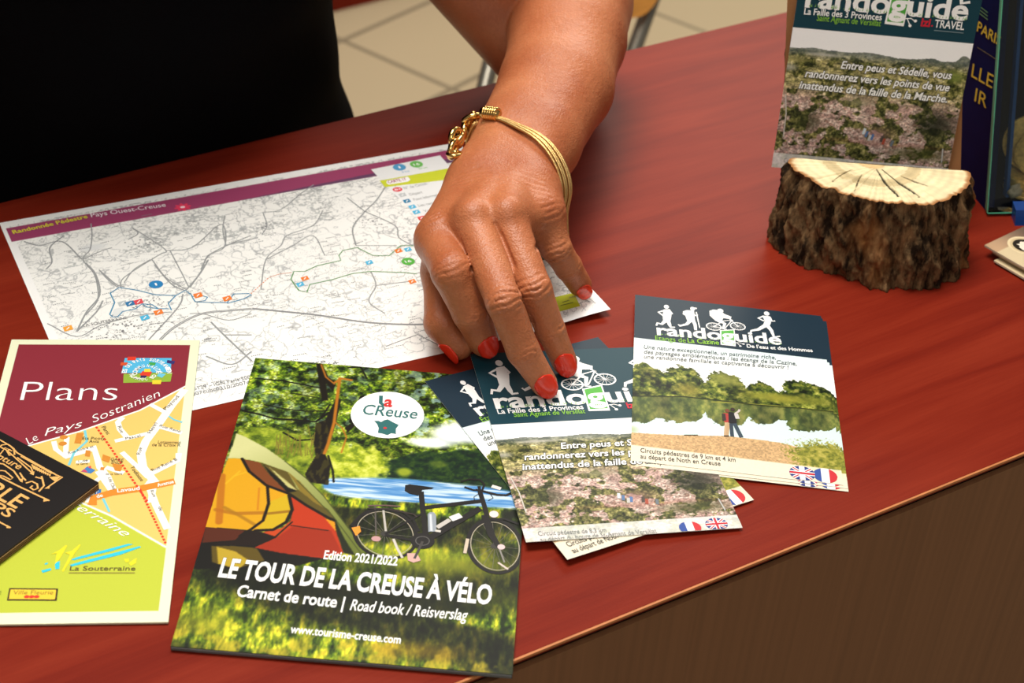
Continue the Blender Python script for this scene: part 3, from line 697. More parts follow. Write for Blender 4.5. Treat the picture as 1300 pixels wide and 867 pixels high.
    for L, wd, c in (([(175, 520), (300, 545), (650, 535)], 2.2, (186, 134, 34)), ([(215, 300), (195, 600)], 3.4, (194, 130, 36)), ([(230, 505), (330, 560), (430, 620)], 1.8, (182, 140, 36)), ([(455, 380), (445, 520)], .7, (206, 140, 40)), ([(300, 300), (420, 260)], .6, (232, 196, 60)), ([(240, 350), (330, 270)], .7, (232, 196, 60))):
        K.mix((1 - sstep(wd / 2 - .4, wd / 2 + .5, segdist(U, V, ct(L)))) * mm_ * .8, rgb(*c))
    K.poly(ct([(520, 470), (640, 420), (668, 500), (640, 590), (560, 640), (440, 650), (500, 580)]), rgb(214, 188, 46))
    K.line(ct([(515, 545), (650, 530)]), 1.8, rgb(176, 140, 40))
    K.poly(ct([(648, 425), (760, 490), (880, 570), (945, 640), (1000, 800), (860, 835), (600, 800), (425, 765), (560, 705), (650, 620), (670, 520)]), rgb(200, 82, 36))
    K.poly(ct([(670, 630), (920, 655), (985, 790), (860, 830), (600, 800), (430, 765), (570, 700)]), rgb(178, 70, 32))
    K.poly(ct([(470, 668), (600, 640), (660, 590), (650, 625), (560, 695)]), rgb(206, 98, 46))
    K.poly(ct([(345, 190), (460, 213), (520, 290), (650, 415), (560, 392), (470, 340), (390, 270)]), rgb(146, 92, 48))
    K.poly(ct([(105, 632), (365, 655), (300, 718), (85, 735)]), rgb(112, 58, 30)); K.poly(ct([(365, 655), (470, 665), (560, 695), (430, 755), (120, 745), (300, 718)]), rgb(50, 32, 22))
    K.poly(ct([(145, 755), (300, 755), (440, 770), (490, 850), (300, 905), (150, 860)]), rgb(120, 104, 36)); K.poly(ct([(180, 760), (300, 790), (390, 850), (320, 905), (190, 870)]), rgb(200, 178, 70))
    K.poly(ct([(880, 575), (945, 600), (950, 660)]), rgb(230, 170, 40))
    flap = ct([(307, 25), (360, 45), (500, 120), (620, 205), (760, 318), (870, 430), (950, 530), (1040, 650), (1140, 800), (1070, 812), (1000, 700), (945, 580), (900, 520), (700, 385), (640, 280), (460, 212), (340, 188), (255, 186)])
    mf = cover(U, V, flap); a_, b_2 = ct([(400, 110), (1050, 740)]); d_ = np.array(b_2) - np.array(a_); tt = np.clip(((U - a_[0]) * d_[0] + (V - a_[1]) * d_[1]) / (d_ @ d_), 0, 1)[..., None]
    fc = rgb(216, 216, 168) * (1 - tt) + rgb(132, 142, 72) * tt; K.mix(mf, 0); K.c += fc * mf[..., None]
    K.poly(ct([(460, 213), (640, 275), (700, 385), (900, 520), (945, 585), (760, 490), (650, 415), (520, 290)]), rgb(120, 108, 52)); K.poly(ct([(480, 225), (560, 300), (700, 400), (640, 410), (530, 300)]), rgb(34, 34, 22)); K.poly(ct([(520, 245), (580, 290), (700, 395), (640, 375)]), rgb(206, 202, 146)); K.poly(ct([(640, 275), (720, 340), (880, 510), (820, 480), (720, 400)]), rgb(158, 140, 66))
    K.poly(ct([(945, 585), (1000, 700), (1075, 815), (1000, 800), (960, 680)]), rgb(52, 58, 30))
    dkc = rgb(46, 34, 20)
    for L, wd in (([(345, 190), (390, 272), (500, 362), (650, 418), (760, 492), (900, 572), (945, 590)], 1.6), ([(508, 365), (516, 480), (480, 590), (405, 645), (330, 690)], 1.5), ([(648, 428), (668, 520), (630, 600), (545, 650), (430, 655)], 1.7), ([(668, 600), (560, 695), (430, 752)], .8), ([(660, 622), (900, 655)], .6)): K.line(ct(L), wd, dkc)
    for L in ([(620, 205), (760, 318), (870, 430), (1040, 650)], [(700, 330), (930, 560), (1110, 800)]): K.line(ct(L), .5, rgb(96, 102, 54))
    return 255 * (np.clip(K.c, 0, 255) / 255) ** 1.42
def book_art():
    pg = PG_BOOK; A = Art(pg); wh = (253, 253, 250)
    c2 = lambda L: pg.C(400, 560, .23077, L); cg = lambda L: pg.C(210, 450, .25385, L)
    px = lambda t, a, b, h, **k: A.ptext(t, (200 + a[0] * .36923, 660 + a[1] * .36923), (200 + b[0] * .36923, 660 + b[1] * .36923), h * .36923, wh, **k)
    px('Edition 2021/2022', (570, 148), (823, 171), 29, bold=.025)
    px('LE TOUR DE LA CREUSE À VÉLO', (208, 208), (1145, 304), 62, bold=.03, outline=((60, 62, 44), .014))
    px('Carnet de route |', (270, 276), (638, 318), 38, bold=.022); px('Road book / Reisverslag', (660, 324), (1064, 360), 37, bold=.010, shear=.22)
    px('www.tourisme-creuse.com', (455, 402), (834, 440), 27, bold=.018)
    # white oval emblem
    c = cg([(1110, 320)])[0]; a = cg([(1293, 330)])[0]; b = cg([(1112, 205)])[0]
    A.ell(c, abs(a[0] - c[0]), abs(b[1] - c[1]), (250, 252, 250), 3)
    tl = (52, 108, 108)
    A.stroke(cg([(1078, 226), (1076, 262), (1096, 278)]), 2.0, tl, 5)
    q = cg([(1090, 278), (1132, 282)]); A.text('a', q[0], q[1], 8.4, (206, 52, 52), 6, .03)
    q = cg([(984, 318), (1256, 342)]); A.text('CReuse', q[0], q[1], 8.2, tl, 5, .008, .12)
    A.poly(cg([(1043, 352), (1065, 352), (1078, 358), (1095, 348), (1112, 344), (1135, 358), (1166, 372), (1152, 392), (1152, 418), (1128, 414), (1110, 424), (1085, 416), (1062, 412), (1066, 388), (1058, 368)]), tl, 4)
    A.ell(cg([(1098, 388)])[0], .9, .9, (206, 60, 60), 5)
    # bicycle
    bk = (30, 28, 28); gy = (176, 178, 176)
    def wheel(c, rx, ry, w_):
        a = np.arange(56) * 2 * math.pi / 56
        R_ = lambda k: c2([(c[0] + rx * k * math.cos(t), c[1] + ry * k * math.sin(t) + .12 * rx * k * math.cos(t)) for t in a])
        A.stroke(R_(1), w_, bk, 3, True); A.stroke(R_(.9), .35, (190, 180, 160), 3, True)
        cc = c2([c])[0]
        for t in range(0, 360, 24):
            e = c2([(c[0] + rx * .88 * math.cos(math.radians(t)), c[1] + ry * .88 * math.sin(math.radians(t)) + .1 * rx * math.cos(math.radians(t)))])[0]
            A.stroke([cc, e], .16, (120, 116, 104), 2)
        A.ell(cc, 2.0, 1.8, (60, 58, 56), 4)
    wheel((385, 532), 172, 134, 1.7); wheel((988, 600), 148, 146, 2.0)
    S = lambda L, wd, col=bk, ly=5: A.stroke(c2(L), wd, col, ly)
    S([(195, 490), (240, 440), (320, 405), (400, 395), (480, 410), (540, 455), (570, 520)], 1.3)                     # rear mudguard
    S([(820, 640), (835, 560), (880, 490), (950, 455), (1040, 450), (1120, 480)], 1.4)
    S([(822, 640), (838, 560)], 1.6, (206, 190, 170), 6)
    S([(575, 392), (740, 372), (912, 352)], 2.6); S([(582, 300), (592, 400), (612, 580)], 2.6); S([(908, 392), (760, 478), (622, 560)], 3.6); S([(385, 540), (500, 562), (600, 578)], 1.8); S([(590, 420), (480, 480), (385, 535)], 1.2)
    S([(905, 300), (930, 380), (950, 460), (975, 540), (1010, 605)], 2.4); S([(920, 430), (955, 540), (1000, 600)], 1.4)
    S([(880, 290), (930, 300), (1000, 318), (1050, 320), (1085, 305)], 1.5); S([(800, 245), (850, 232), (905, 236), (930, 260), (918, 292), (870, 292), (820, 275)], 1.2); S([(905, 300), (900, 270)], 1.6)
    S([(970, 270), (1020, 285)], 2.2, (226, 220, 216), 6); S([(880, 360), (872, 330), (900, 310)], .4); S([(960, 310), (978, 335), (950, 350)], .4)
    A.poly(c2([(495, 265), (520, 260), (652, 278), (640, 286), (590, 290), (565, 322), (520, 312), (492, 296)]), bk, 6)
    S([(290, 378), (380, 376), (470, 382)], .9, (110, 84, 80), 6); S([(285, 392), (400, 396), (540, 425), (560, 440)], .8, (60, 50, 48), 6); S([(330, 380), (335, 540)], .7, (90, 84, 80), 4); S([(375, 400), (390, 530)], 1.0, (190, 184, 176), 4)
    A.poly(c2([(618, 425), (630, 414), (652, 414), (664, 430), (666, 520), (622, 522)]), (150, 158, 168), 6); A.poly(c2([(628, 425), (640, 425), (646, 518), (632, 518)]), (206, 212, 218), 7)
    S([(670, 498), (740, 455)], 2.4, (196, 190, 184), 6); S([(745, 452), (800, 430)], 3.6, (232, 232, 230), 6); S([(660, 515), (690, 520)], 1.4, (214, 208, 200), 6)
    A.ell(c2([(590, 572)])[0], 5.6, 5.4, bk, 6); A.ring(c2([(590, 572)])[0], 3.2, 3.0, .5, (90, 88, 86), 7); S([(590, 575), (560, 640), (545, 670)], 1.2, (70, 66, 64), 7)
    A.poly(c2([(505, 640), (560, 640), (580, 680), (540, 692), (510, 680)]), (214, 170, 160), 6); S([(430, 560), (450, 610), (480, 665)], 1.2, (206, 200, 190), 4); A.ell(c2([(335, 560)])[0], 2.2, 1.8, (196, 150, 150), 5)
    A.ell(c2([(982, 425)])[0], 2.2, 2.4, (236, 214, 214), 7); A.ell(c2([(1022, 605)])[0], 1.8, 1.8, (220, 196, 196), 6); S([(960, 470), (1000, 580), (1040, 690)], .8, (140, 136, 130), 4); S([(1005, 690), (1060, 728)], 1.0, (216, 200, 190), 4)
    A.poly(c2([(200, 500), (245, 490), (252, 520), (225, 545)]), (236, 150, 50), 6)
    return A
me = sheet_mesh('cycling_booklet', PG_BOOK, 2.5, book_paint, .38, book_art(), edge=(62, 62, 60))
bk = place(link('cycling_booklet', me, M_GLOSS), PG_BOOK)
tag(bk, 'thick glossy cycling booklet with an orange tent and a bicycle on the cover', 'booklet')
# leaves between the covers, seen along the lower edge
mb = MB()
for i in range(5):
    z = .45 + i * .36
    mb.box((PG_BOOK.w / 2 * MM, -(PG_BOOK.h + .05 + .12 * (i % 2)) * MM, z * MM), ((PG_BOOK.w - .6) * MM, .5 * MM, .2 * MM))
pb = link('page_block', (lambda m_: (m_.from_pydata(mb.v, [], mb.f), m_.update(), m_)[2])(bpy.data.meshes.new('page_block')), plain('grey_page_edges', (112, 112, 110), .7, .2), bk)

# ---------------------------------------------------------------- walking guide flyers
NAVY = (28, 48, 62); TEAL = (22, 62, 74)
def emblem(A, T, title_h, layer=4):
    """row of white sports figures standing on the title; T maps drawing units to page mm"""
    wh = (250, 250, 248)
    k = np.linalg.norm(np.array(T((100, 0))) - np.array(T((0, 0)))) / 100
    TT = lambda L: [T(p) for p in L]
    S = lambda L, w_: A.stroke(TT(L), np.array(w_) * k if np.ndim(w_) else w_ * k, wh, layer)
    Pl = lambda L: A.poly(TT(L), wh, layer)
    E = lambda c, rx, ry=None: A.ell(T(c), rx * k, (ry or rx) * k * 1.35, wh, layer)
    E((245, 97), 15); Pl([(228, 113), (265, 111), (276, 150), (268, 190), (226, 190), (222, 150)]); S([(235, 118), (196, 130), (228, 152)], 13); S([(262, 116), (280, 138), (258, 152)], 11); S([(240, 182), (216, 203), (190, 196), (184, 212)], [26, 20, 15, 10]); S([(255, 182), (266, 210), (272, 222), (298, 222)], [26, 20, 15, 11])
    E((405, 109), 14); Pl([(395, 97), (432, 104), (430, 111), (402, 108)]); Pl([(385, 118), (414, 122), (420, 182), (372, 182), (360, 150), (345, 142), (346, 126), (365, 118)]); S([(395, 176), (370, 203), (326, 214), (318, 204)], [26, 20, 15, 10]); S([(405, 176), (420, 205), (424, 240)], [26, 20, 16]); S([(427, 128), (449, 226)], 7); S([(405, 135), (424, 152), (436, 145)], 11)
    E((575, 121), 18, 15); Pl([(508, 122), (530, 114), (565, 118), (602, 142), (642, 158), (638, 172), (592, 166), (584, 190), (546, 184), (510, 150)]); S([(560, 182), (602, 200), (592, 232), (614, 236)], [26, 20, 14, 11])
    for c in ((535, 218), (681, 216)):
        A.ring(T(c), 43 * k, 36 * k, 7 * k, wh, layer)
        for t in range(0, 360, 30):
            a = math.radians(t); A.stroke([T(c), (T(c)[0] + 40 * k * math.cos(a), T(c)[1] + 33 * k * math.sin(a))], 1.6 * k, wh, layer)
    S([(535, 218), (590, 184), (640, 178), (681, 216)], 7); S([(590, 184), (604, 228), (644, 180)], 7); S([(622, 166), (652, 182), (640, 178)], 7); S([(535, 218), (604, 228)], 6)
    E((858, 138), 16); Pl([(830, 150), (876, 155), (884, 195), (872, 222), (832, 218), (846, 182)]); S([(838, 155), (806, 166), (842, 184)], 13); S([(876, 158), (890, 186), (908, 182)], 12); S([(848, 212), (806, 236), (764, 243), (760, 256)], [28, 22, 15, 10]); S([(862, 212), (888, 244), (902, 280), (940, 278)], [28, 22, 16, 12])
    # phone with the letter g
    A.poly(TT([(572, 240), (662, 234), (669, 338), (577, 328)]), wh, 3); A.poly(TT([(581, 244), (656, 240), (662, 328), (585, 322)]), (84, 172, 66), 3 + .5)
    for i in range(8): A.poly(TT([(590 + i * 8, 316), (594 + i * 8, 298 - (i * 37 % 11)), (598 + i * 8, 316)]), (230, 240, 220), 4)
    S([(667, 316), (692, 316), (716, 325)], 4); S([(675, 316), (697, 336)], 4); E((716, 324), 7, 5); E((697, 337), 7, 5)
    a, b = T((188, 268)), T((952, 329)); A.text('randoguide', a, b, title_h, wh, 6, .026)
    # tufts of grass on the letters
    rr = random.Random(2)
    for i in range(70):
        t = rr.random(); x = 192 + 752 * t; y = 268 + 61 * t
        if 575 < x < 665: continue
        A.poly(TT([(x, y - 1), (x + 2.5, y - rr.uniform(6, 14)), (x + 4, y - 1)]), (128, 176, 96), 7)
def flag_fr(A, c, rx, ry, ly=4):
    for i, col in enumerate(((54, 82, 160), (250, 250, 250), (206, 50, 58))):
        x0 = -1 + 2 * i / 3; x1 = x0 + 2 / 3; xs = np.linspace(x0, x1, 10); ys = np.sqrt(np.maximum(0, 1 - xs ** 2))
        A.poly([(c[0] + x * rx, c[1] - y * ry) for x, y in zip(xs, ys)] + [(c[0] + x * rx, c[1] + y * ry) for x, y in zip(xs[::-1], ys[::-1])], col, ly)
def flag_uk(A, c, rx, ry, ly=4):
    A.ell(c, rx, ry, (48, 62, 130), ly)
    for col, wd, l2 in (((250, 250, 250), .34, ly + 1), ((200, 42, 56), .13, ly + 1.5)):
        for s in (-1, 1): A.stroke([(c[0] - .7 * rx, c[1] - s * .7 * ry), (c[0] + .7 * rx, c[1] + s * .7 * ry)], wd * ry, col, l2)
    for col, wd, l2 in (((250, 250, 250), .5, ly + 2), ((200, 42, 56), .28, ly + 2.5)):
        A.stroke([(c[0] - .97 * rx, c[1]), (c[0] + .97 * rx, c[1])], wd * ry, col, l2); A.stroke([(c[0], c[1] - .97 * ry), (c[0], c[1] + .97 * ry)], wd * ry, col, l2)
def lake_paint(U, V):
    pg = PG_RA; q = lambda L: pg.C(780, 370, .29412, L); ca = lambda L: pg.C(795, 370, .20769, L)
    K = Canvas(U, V, rgb(238, 246, 246))
    b = ca([(30, 298), (1235, 405)]); yb = (b[0][1] + b[1][1]) / 2
    y2 = q([(500, 330)])[0][1]
    sky = sstep(yb, y2, V)[..., None]; K.c[:] = rgb(222, 238, 240) * (1 - sky) + rgb(250, 250, 246) * sky
    K.mix(V < yb, rgb(*NAVY))
    shore = lambda u: np.interp(u, [p[0] for p in sh], [p[1] for p in sh])
    sh = q([(60, 452), (300, 455), (480, 475), (600, 490), (800, 505), (965, 522)])
    wat = cover(U, V, sh + [(FLW + 2, sh[-1][1]), (FLW + 2, FLH), (-2, FLH), (-2, sh[0][1])], .3)
    K.mix(wat, rgb(214, 234, 232))
    trees = q([(60, 330), (75, 322), (110, 318), (140, 312), (175, 338), (200, 345), (230, 330), (290, 322), (340, 335), (372, 362), (385, 395), (410, 360), (450, 342), (500, 362), (540, 372), (568, 420), (590, 405), (630, 392), (670, 405), (700, 432), (728, 420), (735, 385), (790, 388), (850, 398), (900, 415), (950, 445), (975, 470)])
    jag = sstep(.5, 7, np.abs(V - shore(U))) * (NZ.fbm(U * .38, V * .38, 5, .65) - .5) * 7.0
    tm = inpoly(U + jag, V + jag, trees + [(x, y + 1.0) for x, y in sh[::-1]]).astype(np.float32)
    fo = foliage(U, V, .36, [(14, 24, 8), (36, 50, 16), (72, 86, 28), (112, 118, 44), (160, 158, 78)], 3) * (.6 + .8 * NZ.fbm(U * .11 + 4, V * .13, 2))[..., None]
    K.mix(tm, 0); K.c += fo * tm[..., None]
    for c, rx, ry, col in (((320, 425), 9, 7, (140, 128, 52)), ((480, 380), 13, 8, (150, 152, 72)), ((650, 455), 17, 5, (150, 148, 52)), ((740, 465), 13, 5, (156, 150, 54)), ((860, 475), 15, 6, (120, 122, 44))):
        K.blob(q([c])[0], rx, ry, rgb(*col), .8, .75 * tm)
    # mirrored trees
    sv = shore(U); ref = inpoly(U + jag * .6, 2 * sv - V * 1.0 + (V - sv) * -.22 + jag, trees + sh[::-1]) & (V > sv)
    fo = foliage(U, V, .28, [(44, 58, 22), (84, 94, 36), (128, 128, 56)], 7, .6); fo = fo * (.55 + .85 * NZ.fbm(U * .13 + 8, V * .05, 3))[..., None]; rm = ref.astype(np.float32) * .92
    K.mix(rm, 0); K.c += fo * rm[..., None]
    K.line(q([(420, 478), (520, 482), (700, 495), (965, 522)]), .9, rgb(150, 150, 60)); K.line(sh, .8, rgb(28, 36, 16))
    bt = q([(50, 608), (150, 615), (300, 622), (480, 625), (620, 640), (720, 655), (830, 682), (1000, 700)])
    bm = inpoly(U, V, bt + [(FLW + 2, FLH), (-2, FLH)]).astype(np.float32); gv = NZ.fbm(U * 1.2, V * 1.2, 3)
    gc = rgb(206, 168, 120) * (.72 + .5 * gv)[..., None]; K.mix(bm, 0); K.c += gc * bm[..., None]
    gr = 1 - sstep(.8, 1.1, np.hypot((U - q([(920, 720)])[0][0]) / 21, (V - q([(920, 720)])[0][1]) / 13) + (gv - .5)); fo = foliage(U, V, .5, [(96, 104, 34), (150, 148, 54), (188, 176, 84)], 9); K.mix(gr, 0); K.c += fo * gr[..., None]
    K.blob(q([(70, 596)])[0], 5, 4, rgb(150, 158, 80), .9, .5)
    s = q([(55, 675), (1000, 762)]); ys = (s[0][1] + s[1][1]) / 2
    K.mix(sstep(ys - .6, ys + .6, V + (U - FLW / 2) * -.01) * .82, rgb(248, 242, 222))
    return np.clip(K.c, 0, 255)
def lake_art():
    pg = PG_RA; A = Art(pg); q = lambda L: pg.C(780, 370, .29412, L); ca = lambda p: pg.px(795 + p[0] * .20769, 370 + p[1] * .20769)
    o_ = ca((188, 268)); e_ = ca((952, 329)); 
    emblem(A, ca, 9.8)
    p = lambda t, a, b, h, col, **k: A.text(t, ca(a), ca(b), h, col, **k)
    p('Etangs de ', (178, 300), (365, 316), 4.2, (140, 198, 62), layer=5); p('La Cazine', (376, 315), (568, 329), 4.2, (150, 206, 66), layer=5, bold=.012); p("De l'eau et des Hommes", (738, 346), (1140, 374), 3.2, (252, 252, 250), layer=5, bold=.018)
    ink = (88, 98, 102)
    p('Une nature exceptionnelle, un patrimoine riche,', (108, 352), (915, 418), 3.5, ink, layer=5, shear=.22, bold=.008); p('des paysages emblématiques : les étangs de la Cazine,', (108, 382), (1042, 455), 3.5, ink, layer=5, shear=.22, bold=.008); p('une randonnée familiale et captivante à découvrir !', (108, 411), (995, 479), 3.5, ink, layer=5, shear=.22, bold=.008)
    for t, a, b in (('Circuits pédestres de 9 km et 4 km', (112, 696), (523, 738)), ('au départ de Noth en Creuse', (112, 722), (458, 754))): A.text(t, q([a])[0], q([b])[0], 3.4, (70, 70, 66), 5, .006)
    flag_uk(A, q([(810, 787)])[0], 6.6, 5.6); flag_fr(A, q([(910, 797)])[0], 6.2, 5.6)
    # the couple on the shore
    S = lambda L, w_, col, ly=5: A.stroke(q(L), w_, col, ly)
    A.ell(q([(487, 517)])[0], 1.2, 1.5, (120, 70, 50), 6); S([(485, 528), (488, 568)], 3.6, (176, 60, 56)); S([(470, 530), (474, 560)], 2.0, (60, 50, 46), 6); S([(484, 568), (480, 625)], 2.0, (200, 168, 130)); S([(492, 568), (486, 625)], 1.6, (190, 158, 120))
    A.ell(q([(510, 512)])[0], 1.2, 1.5, (60, 46, 40), 6); S([(508, 524), (510, 572)], 4.2, (30, 30, 34)); S([(503, 572), (508, 628)], 2.0, (52, 66, 80)); S([(518, 572), (548, 632)], 2.2, (58, 74, 88)); S([(520, 530), (536, 520), (540, 512)], 1.2, (208, 196, 186)); S([(524, 530), (532, 552)], 2.2, (206, 200, 196)); S([(472, 626), (495, 626)], .8, (40, 34, 30)); S([(300, 622), (360, 622)], .6, (60, 56, 50))
    return A
LAKE = sheet_mesh('lake_guide_flyer', PG_RA, .22, lake_paint, .32, lake_art())
def heath_paint(U, V):
    pg = PG_ST; q = lambda L: pg.C(960, 0, .26521, L)
    K = Canvas(U, V, rgb(252, 252, 252))
    yb = sum(p[1] for p in pg.P([(1003.8, 34.5), (1233, 55)])) / 2; yh = sum(p[1] for p in pg.P([(999.8, 58), (1228, 79.6)])) / 2; ys = sum(p[1] for p in pg.P([(982.5, 193.6), (1202.7, 213.5)])) / 2
    hor = yh + .5 + 1.6 * (NZ.fbm(U * .06, V * 0 + 2, 3) - .5) * 2 - 4.0 * sstep(70, 107, U) * sstep(.3, .6, NZ.fbm(U * .1 + 3, V * 0, 2))
    land = V > hor
    t = np.clip((V - yh) / (ys - yh), 0, 1)
    far = foliage(U, V, .22, [(96, 98, 66), (142, 136, 90), (178, 168, 114), (200, 192, 152)], 2, 3.0)
    near = foliage(U, V, .2, [(184, 158, 146), (168, 138, 130), (206, 188, 176), (152, 122, 110)], 5, 1.6)
    # bushes over heather
    n = NZ.fbm(U * .15 + 3, V * .22 + 1, 4, .6); bush = sstep(.475 + .02 * t, .53 + .02 * t, n)
    fo = foliage(U, V, .55, [(30, 36, 17), (64, 70, 32), (108, 108, 58), (156, 150, 96)], 12)
    mixn = sstep(.30, .5, t)[..., None]; c = far * (1 - mixn) + near * mixn
    c = c * (1 - bush[..., None] * .95) + fo * bush[..., None] * .95
    gv = NZ.fbm(U * 1.3, V * 1.6, 3); c = c * (.5 + 1.0 * gv)[..., None]
    c = c * (.78 + .5 * NZ.fbm(U * .35 + 9, V * .5, 3))[..., None]
    hz = (1 - sstep(0, .12, t))[..., None]; c = c * (1 - hz * .7) + rgb(112, 124, 130) * hz * .7
    K.mix(land, 0); K.c += c * land[..., None]
    for cc, rx, ry, col, am in (((165, 280), 14, 3, (176, 168, 110), .7), ((160, 320), 6, 3, (216, 210, 200), .7), ((330, 262), 14, 1.4, (200, 196, 186), .8), ((950, 370), 8, 5, (126, 142, 66), .8), ((490, 490), 12, 3.5, (172, 164, 132), .6), ((860, 600), 16, 12, (22, 28, 14), .75), ((250, 580), 9, 8, (40, 48, 20), .55), ((620, 690), 60, 2, (150, 84, 64), .25), ((780, 740), 22, 5, (74, 78, 36), .7), ((580, 640), 14, 6, (170, 128, 122), .5)):
        K.blob(q([cc])[0], rx, ry, rgb(*col), .9, am)
    K.c = 255 * (np.clip(K.c, 0, 255) / 255) ** 1.08
    K.mix(V < yb, rgb(*TEAL)); K.mix((V > yb) & (V < hor), rgb(252, 252, 252))
    K.mix((V > ys) * .78, rgb(240, 240, 236))
    return np.clip(K.c, 0, 255)
def heath_art():
    pg = PG_ST; A = Art(pg); cl = lambda p: pg.px(980 + p[0] * .21538, p[1] * .21505); q = lambda p: pg.px(960 + p[0] * .26521, p[1] * .26521)
    a0 = np.array((188., 268.)); a1 = np.array((952., 329.)); b0 = np.array(cl((192, 38))); b1 = np.array(cl((1150, 119)))
    # similarity from the drawing of the figures to this flyer, upright on the page
    za = complex(*(a1 - a0)); ra = np.array(PG_RA.px(795 + a0[0] * .20769, 370 + a0[1] * .20769)); rb_ = np.array(PG_RA.px(795 + a1[0] * .20769, 370 + a1[1] * .20769))
    zz = complex(*(b1 - b0)) / complex(*(rb_ - ra))
    def T(p):
        r = np.array(PG_RA.px(795 + p[0] * .20769, 370 + p[1] * .20769)) - ra; z_ = complex(*r) * zz; return (b0[0] + z_.real, b0[1] + z_.imag)
    emblem(A, T, 12.2)
    wh = (250, 250, 248)
    A.text('La Faille des 3 Provinces', cl((188, 83)), cl((645, 119)), 3.8, wh, 5, .016); A.text('Saint Agnant de Versillat', cl((262, 121)), cl((640, 154)), 3.6, (132, 190, 62), 5, .010, .1)
    A.text('izi', cl((875, 152)), cl((930, 157)), 4.8, (206, 36, 56), 5, .03); A.ell(cl((943, 152)), .5, .5, (206, 36, 56), 5); A.text('TRAVEL', cl((955, 160)), cl((1130, 176)), 4.6, wh, 5, .012); A.stroke([cl((955, 178)), cl((1128, 194))], .5, (120, 140, 146), 5)
    k = dict(layer=7, bold=.018, shear=.2, outline=((66, 68, 60), .05))
    A.text('Entre peus et Sédelle, vous', q((403, 326)), q((933, 378)), 4.6, wh, **k); A.text('randonnerez vers les points de vue', q((232, 366)), q((922, 436)), 4.6, wh, **k); A.text('inattendus de la faille de la Marche.', q((203, 421)), q((912, 490)), 4.6, wh, **k)
    rb = lambda x, y: PG_RB.px(640 + x * .25385, 550 + y * .25385)
    A.text('Circuit pédestre de 8.3 km', rb(172, 515), rb(512, 496), 3.0, (130, 134, 132), 5); A.text('au départ du bourg de St-Agnant de Versillat', rb(183, 546), rb(765, 500), 3.0, (130, 134, 132), 5)
    flag_fr(A, rb(930, 474), 5.6, 4.4); flag_uk(A, rb(1062, 456), 5.6, 4.4)
    for x, y, c in ((572, 312, (210, 220, 226)), (594, 322, (90, 120, 160)), (634, 330, (90, 120, 170)), (694, 330, (80, 70, 66)), (712, 340, (170, 80, 60)), (764, 342, (110, 120, 128)), (620, 335, (200, 196, 190))):
        A.stroke([rb(x, y - 10), rb(x + 2, y + 16)], 1.6, c, 4)
    A.stroke([rb(30, 220), rb(75, 300), (rb(110, 400)[0], rb(110, 400)[1])], .6, (206, 200, 190), 4); A.stroke([rb(1070, 328), rb(1105, 388)], .7, (190, 190, 186), 4)
    return A
HEATH = sheet_mesh('heath_guide_flyer', PG_ST, .22, heath_paint, .32, heath_art())
def flyer(me, pg, name, label, group=None):
    o = bpy.data.objects.new(name, me); COL.objects.link(o); place(o, pg); return tag(o, label, 'flyer', group)
LAKE.materials.append(M_GLOSS); HEATH.materials.append(M_GLOSS)
flyer(LAKE, PG_RC, 'lake_guide_flyer', 'tilted navy topped lake flyer mostly hidden beneath the heathland flyer under the fingertips', 'lake walking guide flyers')
flyer(HEATH, PG_RB, 'heath_guide_flyer', 'heathland flyer lying flat, its teal header pinned down by two fingertips', 'heathland walking guide flyers')
flyer(LAKE, PG_RA3, 'lake_guide_flyer', 'bottom lake flyer of the fanned pile right of the hand', 'lake walking guide flyers')
flyer(LAKE, PG_RA2, 'lake_guide_flyer', 'middle lake flyer of the fanned pile right of the hand', 'lake walking guide flyers')
flyer(LAKE, PG_RA, 'lake_guide_flyer', 'topmost lake flyer of the fanned pile, its couple on the shore in full view', 'lake walking guide flyers')
flyer(HEATH, PG_ST, 'heath_guide_flyer', 'heathland flyer standing upright in the slot of the log stand', 'heathland walking guide flyers')

